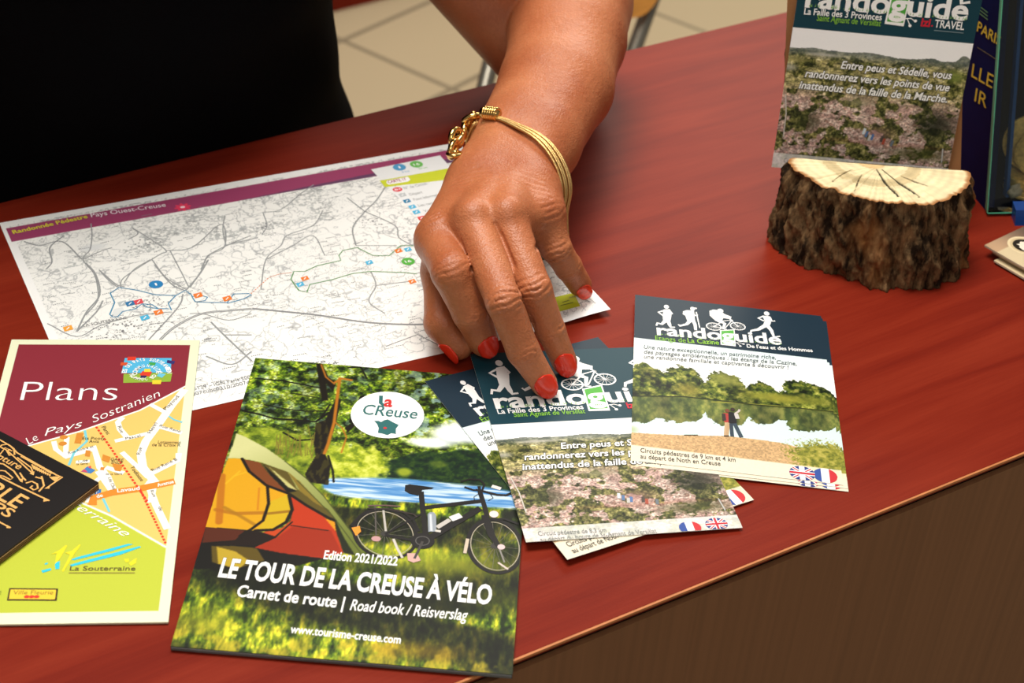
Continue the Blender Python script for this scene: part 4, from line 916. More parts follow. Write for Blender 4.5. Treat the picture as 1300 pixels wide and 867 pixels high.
# ---------------------------------------------------------------- black and gold booklet
_z = 6.0
_c = un(125, 612, _z); _d = un(0, 547, _z) - _c; _d /= np.linalg.norm(_d); _e = np.array([_d[1], -_d[0], 0.0]); _e = -np.array([-_d[1], _d[0], 0.0]) if ((un(0, 708, _z) - _c) @ np.array([-_d[1], _d[0], 0.0])) < 0 else np.array([-_d[1], _d[0], 0.0])
PG_BLK = Page(105, 148, np.array([_c[0], _c[1], 1.75]) + _d * 105, -_d, _e)
PG_BLKT = Page(105, 148, _c + _d * 105, -_d, _e)
def black_art():
    pg = PG_BLKT; A = Art(pg); g = (232, 178, 104); q = lambda L: pg.C(0, 530, .2191, L)
    S = lambda L, w_=.7: A.stroke(q(L), w_, g, 3)
    S([(-60, 95), (60, 165), (100, 205), (330, 335), (362, 345), (265, 412)], .8); S([(-60, 140), (40, 190), (90, 235), (195, 330)], .7); S([(100, 232), (180, 290), (192, 322)], .7); S([(120, 225), (300, 325)], .6)
    for i in range(9): S([(185 + i * 13, 272 + i * 7), (200 + i * 11, 300 + i * 5)], .8)
    A.poly(q([(170, 325), (200, 312), (195, 335)]), g, 3); A.poly(q([(285, 345), (355, 340), (320, 372), (300, 358)]), g, 3); A.poly(q([(255, 412), (292, 395), (285, 412)]), g, 3)
    S([(-20, 190), (10, 160), (45, 155), (80, 180), (85, 215), (55, 220), (40, 195), (60, 185)], .8); S([(0, 215), (30, 175), (70, 195)], .7)
    S([(-80, 255), (20, 270), (80, 310), (125, 372)], .8); A.poly(q([(108, 360), (135, 352), (130, 378)]), g, 3); S([(115, 320), (130, 345), (150, 365)], .8); S([(-60, 300), (30, 310), (75, 350), (60, 360), (20, 340), (-40, 330)], .7)
    S([(-70, 310), (100, 395), (285, 482)], .9); A.poly(q([(255, 462), (290, 482), (250, 488)]), g, 3)
    S([(150, 380), (185, 370), (215, 385), (220, 410), (195, 420), (175, 405), (190, 395)], .9); S([(205, 345), (245, 355), (255, 395), (225, 430)], .9); S([(240, 340), (250, 370)], .8)
    S([(-40, 585), (60, 640)], .8); A.poly(q([(40, 622), (66, 638), (38, 642)]), g, 3)
    p = q([(-118, 183), (108, 302)]); A.text('Aventure', p[0], p[1], 3.9, g, 4, .012)
    p = q([(-190, 381), (92, 529)]); A.text('ABLE', p[0], p[1], 9.0, g, 4, .012)
    p = q([(-200, 452), (46, 582)]); A.text('EMPS', p[0], p[1], 5.6, g, 4, .012)
    return A
me = sheet_mesh('black_booklet', PG_BLK, 4.2, lambda U, V: np.tile(rgb(24, 20, 20), U.shape + (1,)), 4, black_art(), edge=(38, 30, 24))
o = place(link('black_booklet', me, M_GLOSS), PG_BLK)
tag(o, 'small black booklet with gold ornaments lying on the street plan leaflet', 'booklet')
mb = MB()
for k in range(3):
    mb.box((105.15 * MM, -74 * MM, (1.0 + k * 1.1) * MM), (.5 * MM, 147 * MM, .35 * MM))
    mb.box((52 * MM, -148.15 * MM, (1.0 + k * 1.1) * MM), (104 * MM, .5 * MM, .35 * MM))
me = bpy.data.meshes.new('page_block'); me.from_pydata(mb.v, [], mb.f); me.update(); link('page_block', me, plain('tan_page_edges', (150, 118, 78), .7, .2), o)

# ---------------------------------------------------------------- taupe leaflets at the right edge
def taupe_sheet(pg):
    def paint(U, V):
        K = Canvas(U, V, rgb(214, 194, 156)); a, b = pg.px(1266.5, 319.5), pg.px(1281, 312)
        t = sstep(0, 45, U)[..., None]; tp = rgb(196, 160, 126) * (1 - t) + rgb(92, 76, 66) * t
        m_ = V < (a[1] + b[1]) / 2; K.mix(m_, 0); K.c += tp * m_[..., None]
        return K.c
    A = Art(pg); c = pg.px(1300.5, 312); 
    A.ring(c, 9.6, 9.6, 1.6, (226, 206, 166), 3); A.ell(c, 9, 9, (206, 184, 144), 2); A.ell(c, 7.2, 7.2, (40, 34, 30), 3.5)
    A.poly([(c[0] - 5, c[1] + 3), (c[0] - 4.4, c[1] - .5), (c[0] - 2.6, c[1] - 1.6), (c[0] - 2.8, c[1] - 4), (c[0] - .6, c[1] - 3), (c[0] + 1.5, c[1] - 4.6), (c[0] + 4.5, c[1] - 2), (c[0] + 4, c[1] + 2), (c[0] + 1, c[1] + 4.6), (c[0] - 1.6, c[1] + 3.4), (c[0] - 3.4, c[1] + 4.2)], (240, 226, 206), 4)
    return paint, A
def from_corner(z, c, ux, vx, w_, h_):
    O = un(*c, z); ex = un(*ux, z) - O; ex /= np.linalg.norm(ex); ey = np.array([ex[1], -ex[0], 0]); return Page(w_, h_, O, ex, ey)
tops = []
for i, (z, c, ux, lab) in enumerate(((1.4, (1262, 330.5), (1312, 307), 'lowest tan leaflet of the small stack at the counter right edge'), (4.0, (1260.5, 319.5), (1310, 294.5), 'middle tan leaflet of the small stack below the glass case'), (6.6, (1250, 311), (1300, 287.2), 'top leaflet of the small tan stack, with a dark round emblem'))):
    pg = from_corner(z + 1.1, c, ux, None, 99, 150); pp, A = taupe_sheet(pg)
    pb_ = Page(99, 150, pg.O - np.array([0, 0, 1.1]) , pg.ex, pg.ey)
    me = sheet_mesh('tan_leaflet', pb_, 1.1, pp, 1.0, A if i == 2 else None, edge=(206, 190, 164))
    tag(place(link('tan_leaflet', me, M_GLOSS), pb_), lab, 'leaflet', 'tan leaflets at the right edge')
# ------------------------------------------------------------------ smooth bodies: distance fields turned into one mesh
def cap_d(P, a, b, ra, rb):
    ab = b - a; t = np.clip(((P - a) @ ab) / max(ab @ ab, 1e-9), 0, 1)
    return np.linalg.norm(P - a - t[:, None] * ab, axis=1) - (ra + (rb - ra) * t)
def smin(a, b, k):
    h = np.maximum(k - np.abs(a - b), 0) / k
    return np.minimum(a, b) - h * h * h * k / 6
def chain_d(P, J, k):
    d = None
    for (a, ra), (b, rb) in zip(J[:-1], J[1:]):
        c = cap_d(P, a, b, ra, rb); d = c if d is None else smin(d, c, k)
    return d
def iso(fn, lo, hi, h, lip=1.0):
    lo = np.asarray(lo, float); hi = np.asarray(hi, float); H = 4 * h
    n = np.ceil((hi - lo) / H).astype(int) + 1
    G = np.stack(np.meshgrid(*[np.arange(i) for i in n], indexing='ij'), -1).reshape(-1, 3)
    ctr = lo + (G + .5) * H
    val = np.concatenate([fn(c) for c in np.array_split(ctr, max(1, len(ctr) // 200000))])
    G = G[np.abs(val) < H * 1.05 * lip]
    off = np.stack(np.meshgrid(*[np.arange(4)] * 3, indexing='ij'), -1).reshape(-1, 3)
    cells = (G[:, None, :] * 4 + off[None]).reshape(-1, 3)
    M_ = (n.max() + 2) * 4 + 8
    key = lambda c: ((c[:, 0] + 2) * M_ + c[:, 1] + 2) * M_ + c[:, 2] + 2
    co = np.stack(np.meshgrid([0, 1], [0, 1], [0, 1], indexing='ij'), -1).reshape(-1, 3)
    ck = np.stack([key(cells + o) for o in co], 1)
    uk, inv = np.unique(ck.ravel(), return_inverse=True)
    z = uk % M_ - 2; y = (uk // M_) % M_ - 2; x = uk // (M_ * M_) - 2
    pts = lo + np.stack([x, y, z], 1) * h
    v = np.concatenate([fn(c) for c in np.array_split(pts, max(1, len(pts) // 200000))])
    cv = v[inv].reshape(-1, 8)
    act = (cv.min(1) < 0) & (cv.max(1) >= 0)
    cells = cells[act]; cv = cv[act]
    E_ = [(i, j) for i in range(8) for j in range(i + 1, 8) if np.abs(co[i] - co[j]).sum() == 1]
    acc = np.zeros((len(cells), 3)); cnt_ = np.zeros(len(cells))
    for i, j in E_:
        m_ = (cv[:, i] < 0) != (cv[:, j] < 0); t = np.where(m_, cv[:, i] / np.where(cv[:, i] == cv[:, j], 1, cv[:, i] - cv[:, j]), 0)
        acc += m_[:, None] * (co[i] + t[:, None] * (co[j] - co[i])); cnt_ += m_
    Vt = lo + (cells + acc / cnt_[:, None]) * h
    kk = key(cells); order = np.argsort(kk); ks = kk[order]
    def find(c):
        q = key(c); p = np.searchsorted(ks, q); p = np.minimum(p, len(ks) - 1); ok = ks[p] == q
        return np.where(ok, order[p], -1)
    faces = []
    ci = {tuple(o): i for i, o in enumerate(co)}
    for ax, (b, c) in ((0, (1, 2)), (1, (2, 0)), (2, (0, 1))):
        e = np.zeros(3, int); e[ax] = 1; db = np.zeros(3, int); db[b] = 1; dc = np.zeros(3, int); dc[c] = 1
        s0 = cv[:, 0] < 0; s1 = cv[:, ci[tuple(e)]] < 0; m_ = s0 != s1
        cc = cells[m_]; q = np.stack([np.nonzero(m_)[0], find(cc - db), find(cc - db - dc), find(cc - dc)], 1)
        fl = s0[m_]; q = np.where(fl[:, None], q, q[:, ::-1]); q = q[(q >= 0).all(1)]
        faces.append(q)
    return Vt, np.concatenate(faces)
def body_mesh(name, parts, mats, parent=None):
    V = []; F = []; n = 0
    for v, f in parts: V.append(v); F.append(f + n); n += len(v)
    V = np.concatenate(V); F = np.concatenate(F)
    me = bpy.data.meshes.new(name)
    Vw = V * MM; Vw[:, 2] += TZ
    me.vertices.add(len(Vw)); me.vertices.foreach_set('co', Vw.astype(np.float32).ravel())
    me.loops.add(len(F) * 4); me.loops.foreach_set('vertex_index', F.ravel().astype(np.int32))
    me.polygons.add(len(F)); me.polygons.foreach_set('loop_start', (np.arange(len(F)) * 4).astype(np.int32))
    me.update(calc_edges=True); me.validate()
    return link(name, me, mats, parent, True)

# ---- joints of the pointing hand (mm)
J = lambda L: [(un(x, y, z), r) for x, y, z, r in L]
MID = J([(601, 284, 70, 11.5), (640, 383, 57, 9.3), (664, 445, 31, 8.5), (691, 487, 11.4, 7.0)])
RNG = J([(643, 280, 72, 11), (678, 367, 54, 9.2), (699, 419, 30, 7.7), (717, 460, 11.2, 6.8)])
IND = J([(557, 305, 56, 12), (574, 345, 58, 11), (598, 397, 36, 9.8), (614, 434, 15.5, 8.0)])
PIN = J([(690, 272, 60, 10.5), (706, 315, 44, 8.5), (721, 338, 29, 7.7), (736, 361, 13.5, 6.9)])
THB = J([(604, 262, 44, 14), (564, 345, 34, 11.5), (562, 410, 20, 10), (582, 438, 10.5, 8.2)])
WR = un(644, 226, 58); FA = un(706, 110, 66); EL = un(730, 4, 76)
def epl(s, d, z): return bA + bd * s + bn * d + np.array([0, 0, z])
SHL = epl(252, 44, 262); SHR = epl(-78, 50, 262)
UAO = -CU * 14 - CR * 14 + CF * 26
wd = np.cross(FA - WR, [0, 0, 1]); wd /= np.linalg.norm(wd)          # across the wrist
def jd(Jn, i):
    d1 = Jn[i][0] - Jn[i - 1][0]; d2 = Jn[i + 1][0] - Jn[i][0]; d1 /= np.linalg.norm(d1); d2 /= np.linalg.norm(d2)
    ax = d1 + d2; ax /= np.linalg.norm(ax); o = d1 - d2; o -= ax * (o @ ax); o /= np.linalg.norm(o)
    return Jn[i][0], ax, o
CREASE = []
for Jn in (MID, RNG, IND, PIN):
    sc_ = .45 if Jn is IND else (.7 if Jn is PIN else 1)
    c, a, o = jd(Jn, 1); CREASE.append((c, a, o, Jn[1][1], 1.75 * sc_, 6.8, 3.3))
    c, a, _o = jd(Jn, 2); o = o - a * (o @ a); o = o / np.linalg.norm(o); CREASE.append((c, a, o, Jn[2][1], .95, 4.0, 2.4))
for Jn, A_ in ((IND, 1.1), (PIN, .9)):
    a = Jn[1][0] - Jn[0][0]; a /= np.linalg.norm(a); o = np.array([0, -.35, 1.0]); o -= a * (o @ a); o /= np.linalg.norm(o); CREASE.append((Jn[0][0] - a * 1.0, a, o, Jn[0][1], A_, 7.0, 3.6))
def arm_sdf(P):
    carp = un(640, 240, 60)
    pal = chain_d(P, [(WR + wd * 9, 19), (carp + wd * 14, 17)], 6)
    for a, b, ra, rb, k in ((WR - wd * 9, carp - wd * 14, 19, 17, 14),
                        (carp - wd * 17 + [0, 0, 0], IND[0][0], 14.5, 12, 12), (carp - wd * 6, MID[0][0] + [0, 4, -3], 14, 12, 12), (carp + wd * 6, RNG[0][0] + [0, 4, -3], 14, 11.5, 12), (carp + wd * 17, PIN[0][0], 14, 10.5, 12),
                        (carp - wd * 14 + [0, -6, -10], THB[1][0], 15, 11.5, 16), (carp + wd * 12 + [0, -14, -14], PIN[0][0] + [-2, 8, -10], 14, 10, 14), (carp + [0, -20, -12], (IND[0][0] + RNG[0][0]) / 2 + [0, 8, -10], 18, 12, 14),
                        (IND[0][0] + [0, 6, -3], MID[0][0] + [0, 6, -5], 11, 11, 10), (MID[0][0] + [0, 5, -4], RNG[0][0] + [0, 5, -4], 11, 11, 10), (RNG[0][0] + [0, 6, -4], PIN[0][0] + [0, 5, -3], 10.5, 10, 10)):
        pal = smin(pal, cap_d(P, np.asarray(a, float), np.asarray(b, float), ra, rb), k)
    # tendons and knuckles on the back of the hand
    for Jn, o in ((IND, -10), (MID, -3), (RNG, 4), (PIN, 11)):
        pal = smin(pal, cap_d(P, carp + wd * o + [0, -6, 9], Jn[0][0] + [0, -1, Jn[0][1] - 6.0], 5.5, 6.2), 10)
    for Jn in (MID, RNG): pal = smin(pal, np.linalg.norm(P - Jn[0][0] - np.array([0, -1, 4.8]), axis=1) - 8.8, 6)
    # forearm: two bones side by side under one skin, then elbow and upper arm
    fd_ = None
    for s in (-1, 1):
        c = chain_d(P, [(WR + wd * 9 * s, 19.5), ((WR * .62 + FA * .38) + wd * 8 * s, 22.5), (FA + wd * 7 * s, 27), (FA * .45 + EL * .55 + wd * 5 * s, 31.5), (EL + wd * 3 * s, 35)], 10)
        fd_ = c if fd_ is None else smin(fd_, c, 12)
    fd_ = smin(fd_, cap_d(P, EL + UAO, EL * .3 + SHL * .7 + UAO, 47, 56), 5)
    pal = smin(pal, fd_, 14)
    d = pal
    for Jn, k in ((MID, 7), (RNG, 7), (IND, 7), (PIN, 7), (THB, 9)):
        f_ = chain_d(P, Jn, 3.0)
        d = smin(d, smin(f_, pal, k), 1.6)
    for c, a, o, r, A_, sg, per in CREASE:
        q = P - c; m_ = (np.abs(q) < 16).all(1)
        if not m_.any(): continue
        q = q[m_]; s = q @ a; rr = q - s[:, None] * a; rn = np.linalg.norm(rr, axis=1) + 1e-6; dr = np.clip((rr @ o) / rn, 0, 1)
        la = rr @ np.cross(a, o); wv = s + 1.5 * (NZ.fbm(la * .16 + c[0], s * .10 + c[1], 3) - .5) * 2 + .02 * la * la * np.sign(s)
        gv = (1 - np.abs(np.sin(math.pi * wv / per))) ** 2.2 * (.45 + 1.1 * NZ.fbm(la * .12 + 7, s * .35 + c[2], 2))
        d[m_] += A_ * np.exp(-(s / sg) ** 2) * (gv - .18) * sstep(.1, .7, dr) * (np.abs(rn - r) < 4.5)
    # fine folds across the wrist
    q = P - un(640, 245, 70); m_ = (np.abs(q) < 30).all(1)
    if m_.any():
        a = (WR - carp) / np.linalg.norm(WR - carp); s = q[m_] @ a
        d[m_] += .22 * np.exp(-(s / 9) ** 2) * np.cos(2 * math.pi * (s + 1.4 * np.sin(q[m_] @ wd * .13)) / 4.2)
    return d
def hit(x, y, lift=0.0):
    d = ray(x, y); t = 640.0; best = (1e9, t)
    for _ in range(120):
        p = CC + d * t; v = float(arm_sdf(p[None])[0])
        if v < best[0]: best = (v, t)
        if v < .05: break
        t += max(v * .8, .2)
        if t > 1400: break
    p = CC + d * best[1]; e = .5
    g = np.array([float(arm_sdf((p + np.eye(3)[i] * e)[None])[0] - arm_sdf((p - np.eye(3)[i] * e)[None])[0]) for i in range(3)]); g /= np.linalg.norm(g)
    return p + g * (lift - (best[0] if best[0] < .06 else 0)), g
axn = (FA - WR) / np.linalg.norm(FA - WR)
# dark clefts where neighbouring fingers press together
arm_base = arm_sdf
CLEFT = [[hit(*p, -.2)[0] for p in L] for L in (((628, 284), (636, 299), (651, 336), (662, 376), (676, 412)), ((585, 306), (600, 347), (614, 385), (627, 420)), ((679, 296), (682, 316), (688, 330)))]
def arm_sdf(P):
    d = arm_base(P)
    for L in CLEFT:
        lo_ = np.min(L, 0) - 8; hi_ = np.max(L, 0) + 8; m_ = ((P > lo_) & (P < hi_)).all(1)
        if not m_.any(): continue
        q = P[m_]; c = None; n = len(L)
        for i in range(n - 1):
            ra = .5 if i == 0 else 1.35; e_ = cap_d(q, L[i], L[i + 1], ra, 1.35); c = e_ if c is None else np.minimum(c, e_)
        d[m_] = -smin(-d[m_], c, 2.0)
    return d
CUTN = (SHL - EL) / np.linalg.norm(SHL - EL); CUTP = EL + CUTN * 190
arm_cut = lambda P: np.maximum(arm_sdf(P), (P - CUTP) @ CUTN)
armV, armF = iso(arm_cut, (-190, 668, -6), (85, 1120, 290), .85, 1.2)

HN = np.array([bn[0], bn[1], 0]); HT = np.array([bd[0], bd[1], 0])
HEAD = epl(96, 8, 470)
fz = -HN * .86 + np.array([0, 0, -.5]); fz /= np.linalg.norm(fz); hx = HT; hu = np.cross(fz, hx); hu = hu if hu[2] > 0 else -hu
hp = lambda x, y, z: HEAD + hx * x + hu * y + fz * z
def ell_d(P, c, ax, r):
    q = np.stack([(P - c) @ a / s for a, s in zip(ax, r)], 1); k = np.linalg.norm(q, axis=1); return (k - 1) * min(r)
def torso_core(P, g=0.0):
    """body trunk; g thickens it into clothing"""
    U_ = np.array([0, 0, 1.0])
    d = ell_d(P, epl(108, 62, 190), (HT, HN, U_), (172 + g, 100 + g, 150 + g))
    d = smin(d, ell_d(P, epl(118, 112, 50), (HT, HN, U_), (156 + g, 98 + g, 170 + g)), 60)
    d = smin(d, ell_d(P, epl(128, 150, -120), (HT, HN, U_), (187 + g, 118 + g, 175 + g)), 60)
    d = smin(d, cap_d(P, SHL, SHR, 56 + g, 56 + g), 50)
    return d
def rest_sdf(P):
    d = torso_core(P, -8)
    d = smin(d, cap_d(P, CUTP - CUTN * 14, SHL, 48.5, 56), 24)
    RE = epl(-140, 110, 10); RW = epl(-75, 120, -190)
    d = smin(d, cap_d(P, SHR, RE, 54, 40), 30); d = smin(d, cap_d(P, RE, RW, 38, 27), 12)
    d = smin(d, cap_d(P, epl(96, 40, 300), hp(0, -50, -25), 58, 52), 40)
    h = ell_d(P, hp(0, 25, -18), (hx, hu, fz), (74, 92, 92))
    h = smin(h, ell_d(P, hp(0, -42, 26), (hx, hu, fz), (55, 66, 58)), 30)
    h = smin(h, ell_d(P, hp(0, -88, 62), (hx, hu, fz), (20, 15, 16)), 22)
    for s in (-1, 1):
        h = smin(h, ell_d(P, hp(34 * s, -18, 55), (hx, hu, fz), (24, 20, 22)), 14)
        h = smin(h, ell_d(P, hp(30 * s, 22, 68), (hx, hu, fz), (24, 7, 10)), 10)
        h = smin(h, ell_d(P, hp(77 * s, 0, -8), (hx, hu, fz), (8, 32, 18)), 5)
        h = -smin(-h, np.linalg.norm(P - hp(31 * s, 4, 82), axis=1) - 14, 8)
    h = smin(h, cap_d(P, hp(0, 14, 74), hp(0, -26, 98), 7, 11), 9)
    h = smin(h, cap_d(P, hp(-17, -52, 78), hp(17, -52, 78), 6.5, 6.5), 5)
    h = -smin(-h, cap_d(P, hp(-24, -52, 86), hp(24, -52, 86), 1.6, 1.6), 3)
    return smin(d, h, 14)
restV, restF = iso(rest_sdf, epl(96, 60, 0) + [-330, -330, -320], epl(96, 60, 0) + [330, 330, 640], 5.0, 1.9)

def skin_mat():
    mt, nt, b = nodes('tanned_skin', .42, .42); lk = nt.links.new
    tc = N(nt, 'ShaderNodeTexCoord')
    nz = N(nt, 'ShaderNodeTexNoise'); nz.inputs['Scale'].default_value = 24; nz.inputs['Detail'].default_value = 6
    rp = N(nt, 'ShaderNodeValToRGB'); e = rp.color_ramp.elements
    e[0].position = .3; e[0].color = L4((166, 90, 54)); e[1].position = .72; e[1].color = L4((198, 124, 82))
    n2 = N(nt, 'ShaderNodeTexNoise'); n2.inputs['Scale'].default_value = 650; n2.inputs['Detail'].default_value = 4
    m2 = N(nt, 'ShaderNodeMapRange'); m2.inputs['From Min'].default_value = .3; m2.inputs['From Max'].default_value = .7; m2.inputs['To Min'].default_value = .92; m2.inputs['To Max'].default_value = 1.06
    mx = N(nt, 'ShaderNodeMix', data_type='RGBA', blend_type='MULTIPLY'); mx.inputs[0].default_value = 1
    lk(tc.outputs['Object'], nz.inputs['Vector']); lk(tc.outputs['Object'], n2.inputs['Vector']); lk(nz.outputs['Fac'], rp.inputs[0]); lk(n2.outputs['Fac'], m2.inputs['Value'])
    lk(rp.outputs[0], mx.inputs[6]); lk(m2.outputs[0], mx.inputs[7]); lk(mx.outputs[2], b.inputs['Base Color'])
    vo = N(nt, 'ShaderNodeTexVoronoi'); vo.inputs['Scale'].default_value = 950
    n3 = N(nt, 'ShaderNodeTexNoise'); n3.inputs['Scale'].default_value = 260; n3.inputs['Detail'].default_value = 6
    ma = N(nt, 'ShaderNodeMath', operation='MULTIPLY_ADD'); ma.inputs[1].default_value = .35
    lk(tc.outputs['Object'], vo.inputs['Vector']); lk(tc.outputs['Object'], n3.inputs['Vector']); lk(vo.outputs['Distance'], ma.inputs[0]); lk(n3.outputs['Fac'], ma.inputs[2])
    bp = N(nt, 'ShaderNodeBump'); bp.inputs['Strength'].default_value = .55; bp.inputs['Distance'].default_value = .0009
    lk(ma.outputs[0], bp.inputs['Height']); lk(bp.outputs[0], b.inputs['Normal'])
    b.inputs['Subsurface Weight'].default_value = .12; b.inputs['Subsurface Radius'].default_value = (.004, .0016, .0008); b.inputs['Subsurface Scale'].default_value = 1
    return mt
M_SKIN = skin_mat()
person = body_mesh('person', [(armV, armF), (restV, restF)], M_SKIN)
tag(person, 'person in a black top leaning over the counter, red nails pressing on a flyer', 'person')

# ---- varnished nails, laid on the fingertips
def nail(Jn, dors, s0, s1, half, name_label, mat, rmul=1.0):
    T = Jn[-1][0]; a = T - Jn[-2][0]; a /= np.linalg.norm(a); o = dors - a * (dors @ a); o /= np.linalg.norm(o); sd = np.cross(a, o); r = Jn[-1][1]
    ns, nf = 15, 13; top = []
    for i in range(ns):
        t = i / (ns - 1); s = s0 + (s1 - s0) * t
        x_ = abs(2 * t - 1); ph = half * max(.34 if t > .5 else .22, (1 - x_ ** (7 if t > .5 else 3.2)) ** .5)
        for j in range(nf):
            f_ = -ph + 2 * ph * j / (nf - 1); dr = o * math.cos(f_) + sd * math.sin(f_)
            ss = min(s, r * .35); c = T + a * ss; lo_, hi_ = 0.0, r * 2.2
            R_ = np.linspace(hi_, r * .3, 60); v = arm_sdf(c + dr * R_[:, None]); k = np.argmax(v < 0) if (v < 0).any() else 59
            rad = R_[k]; top.append((c + a * (s - ss) + dr * (rad + .55), dr))
    # even out the marching steps
    P = np.array([p for p, _ in top]).reshape(ns, nf, 3); D = np.array([d for _, d in top]).reshape(ns, nf, 3)
    for _ in range(4):
        Q = P.copy(); Q[1:-1] = (P[:-2] + P[2:]) * .25 + P[1:-1] * .5; Q[:, 1:-1] = (Q[:, :-2] + Q[:, 2:]) * .25 + Q[:, 1:-1] * .5; P = Q
    P = P + D * .2
    for i in range(ns):                      # the free end bends down a little
        t = max(0, (i / (ns - 1) - .7) / .3); P[i] -= o * t * t * .9
    B = P - D * .75
    V = [W(p) for p in P.reshape(-1, 3)] + [W(p) for p in B.reshape(-1, 3)]; n = ns * nf; F = []
    for i in range(ns - 1):
        for j in range(nf - 1):
            q = (i * nf + j, i * nf + j + 1, (i + 1) * nf + j + 1, (i + 1) * nf + j); F.append(q); F.append(tuple(x + n for x in q[::-1]))
    rim = [j for j in range(nf)] + [i * nf + nf - 1 for i in range(1, ns)] + [(ns - 1) * nf + j for j in range(nf - 2, -1, -1)] + [i * nf for i in range(ns - 2, 0, -1)]
    for k in range(len(rim)): x, y = rim[k], rim[(k + 1) % len(rim)]; F.append((y, x, x + n, y + n))
    me = mesh_from('fingernail', V, F); o_ = link('fingernail', me, mat, person, True); o_['label'] = name_label
    return o_
M_NAIL = plain('orange_red_varnish', (232, 52, 28), .2, .5, vary=.06, scale=200)
M_NAIL2 = plain('chipped_coral_varnish', (228, 66, 40), .2, .5, vary=.35, scale=320)
dz = lambda Jn: jd(Jn, 1)[2]
nail(MID, dz(MID), -8.6, 6.2, .88, 'glossy orange red varnished nail', M_NAIL)
nail(RNG, dz(RNG), -8.6, 6.2, .88, 'glossy orange red varnished nail', M_NAIL)
nail(IND, dz(IND) + np.array([.25, -.1, 0]), -8.6, 6.6, .78, 'glossy orange red varnished nail', M_NAIL)
nail(PIN, dz(PIN) + np.array([.3, 0, .1]), -5.5, 7.4, .66, 'chipped coral varnished nail', M_NAIL2)
nail(THB, np.array([-.80, -.50, -.12]), -6.5, 7.6, .74, 'glossy orange red varnished nail', M_NAIL)

# ---- clothing and hair
def shirt_sdf(P):
    d = torso_core(P, 4)
    d = smin(d, cap_d(P, SHL, SHL - CUTN * 110, 66, 62), 20); RE = epl(-140, 110, 10); a = (RE - SHR) / np.linalg.norm(RE - SHR)
    d = smin(d, cap_d(P, SHR, SHR + a * 110, 64, 56), 20)
    d = np.maximum(d, -(np.linalg.norm(P - epl(96, 20, 345), axis=1) - 84))
    q = (P - epl(110, 120, 0)); d = d + 2.2 * np.sin(q[:, 2] * .06 + (q @ HT) * .03) * np.sin((q @ HT) * .045 + 1)
    return np.maximum(d, -250 - P[:, 2])
sv, sf = iso(shirt_sdf, epl(96, 60, 0) + [-340, -340, -262], epl(96, 60, 0) + [340, 340, 360], 5.0, 1.9)
body_mesh('black_top', [(sv, sf)], M_BLACK, person)
def trouser_sdf(P):
    d = ell_d(P, epl(125, 152, -210), (HT, HN, np.array([0, 0, 1.0])), (188, 124, 130))
    for s in (-1, 1): d = smin(d, chain_d(P, [(epl(125 + 88 * s, 155, -260), 92), (epl(125 + 95 * s, 140, -560), 66), (epl(125 + 100 * s, 170, -960), 50)], 30), 30)
    return np.maximum(d, P[:, 2] + 190)
sv, sf = iso(trouser_sdf, epl(96, 60, 0) + [-340, -300, -1000], epl(96, 60, 0) + [340, 340, -180], 8.0, 1.9)
sv[:, 2] = np.maximum(sv[:, 2], -985)
body_mesh('trousers', [(sv, sf)], M_TROUSER, person)
for s in (-1, 1):
    def shoe_sdf(P, s=s):
        d = smin(ell_d(P, epl(125 + 102 * s, 150, -972), (HT, HN, np.array([0, 0, 1.0])), (44, 60, 34)), ell_d(P, epl(125 + 106 * s, 60, -980), (HT, HN, np.array([0, 0, 1.0])), (46, 92, 26)), 20)
        return np.maximum(d, -998 - P[:, 2])
    sv, sf = iso(shoe_sdf, epl(125 + 104 * s, 90, 0) + [-170, -170, -1008], epl(125 + 104 * s, 90, 0) + [170, 170, -930], 6, 2.2)
    body_mesh('shoe', [(sv, sf)], M_TROUSER, person)
def hair_sdf(P):
    d = ell_d(P, hp(0, 32, -26), (hx, hu, fz), (88, 98, 98)); d = smin(d, ell_d(P, hp(0, -35, -55), (hx, hu, fz), (80, 85, 55)), 25)
    d = np.maximum(d, -ell_d(P, hp(0, -30, 78), (hx, hu, fz), (66, 98, 74)))
    return d + 2.0 * np.sin((P @ hx) * .25 + 2 * np.sin((P @ hu) * .03))
sv, sf = iso(hair_sdf, HEAD - 160, HEAD + 160, 4, 1.9)
M_EYE = plain('eye_white', (225, 220, 210), .1, .5)
body_mesh('hair', [(sv, sf)], plain('brown_hair', (74, 48, 32), .5, .4, vary=.3, scale=40, stretch=(8, 8, 1)), person)
for s in (-1, 1):
    mb = MB(); c = W(hp(31 * s, 3, 63))
    V = []; F = []
    for i in range(9):
        for k in range(16):
            t = math.pi * i / 8; p = 2 * math.pi * k / 16; V.append(c + Vector((math.sin(t) * math.cos(p), math.sin(t) * math.sin(p), math.cos(t))) * .0125)
    for i in range(8):
        for k in range(16): F.append((i * 16 + k, (i + 1) * 16 + k, (i + 1) * 16 + (k + 1) % 16, i * 16 + (k + 1) % 16))
    mb.add(V, F); mb.build('eye', M_EYE, person, True)

# ------------------------------------------------------------------ gold bracelet round the wrist
# the loop lies a little askew across the wrist, lower on the far side
pn = axn + wd * .45 - np.array([0, 0, .35]); bcen = WR + axn * 10.0; pn /= np.linalg.norm(pn)
e1 = wd - pn * (wd @ pn); e1 /= np.linalg.norm(e1); e2 = np.cross(pn, e1); e2 *= np.sign(e2[2])
ang = lambda p: math.atan2((p - bcen) @ e2, (p - bcen) @ e1)
def on_wrist(a, lift):
    d = e1 * math.cos(a) + e2 * math.sin(a); R_ = np.linspace(75, 8, 270); v = arm_sdf(bcen + d * R_[:, None]); k = np.argmax(v < 0) if (v < 0).any() else 269
    return bcen + d * (R_[k] + lift), d
a_coil = ang(hit(622, 162, 1)[0]); 
br_root = empty('bracelet', W(bcen)); tag(br_root, 'gold multi strand bracelet with a knotted link clasp on the wrist', 'bracelet')
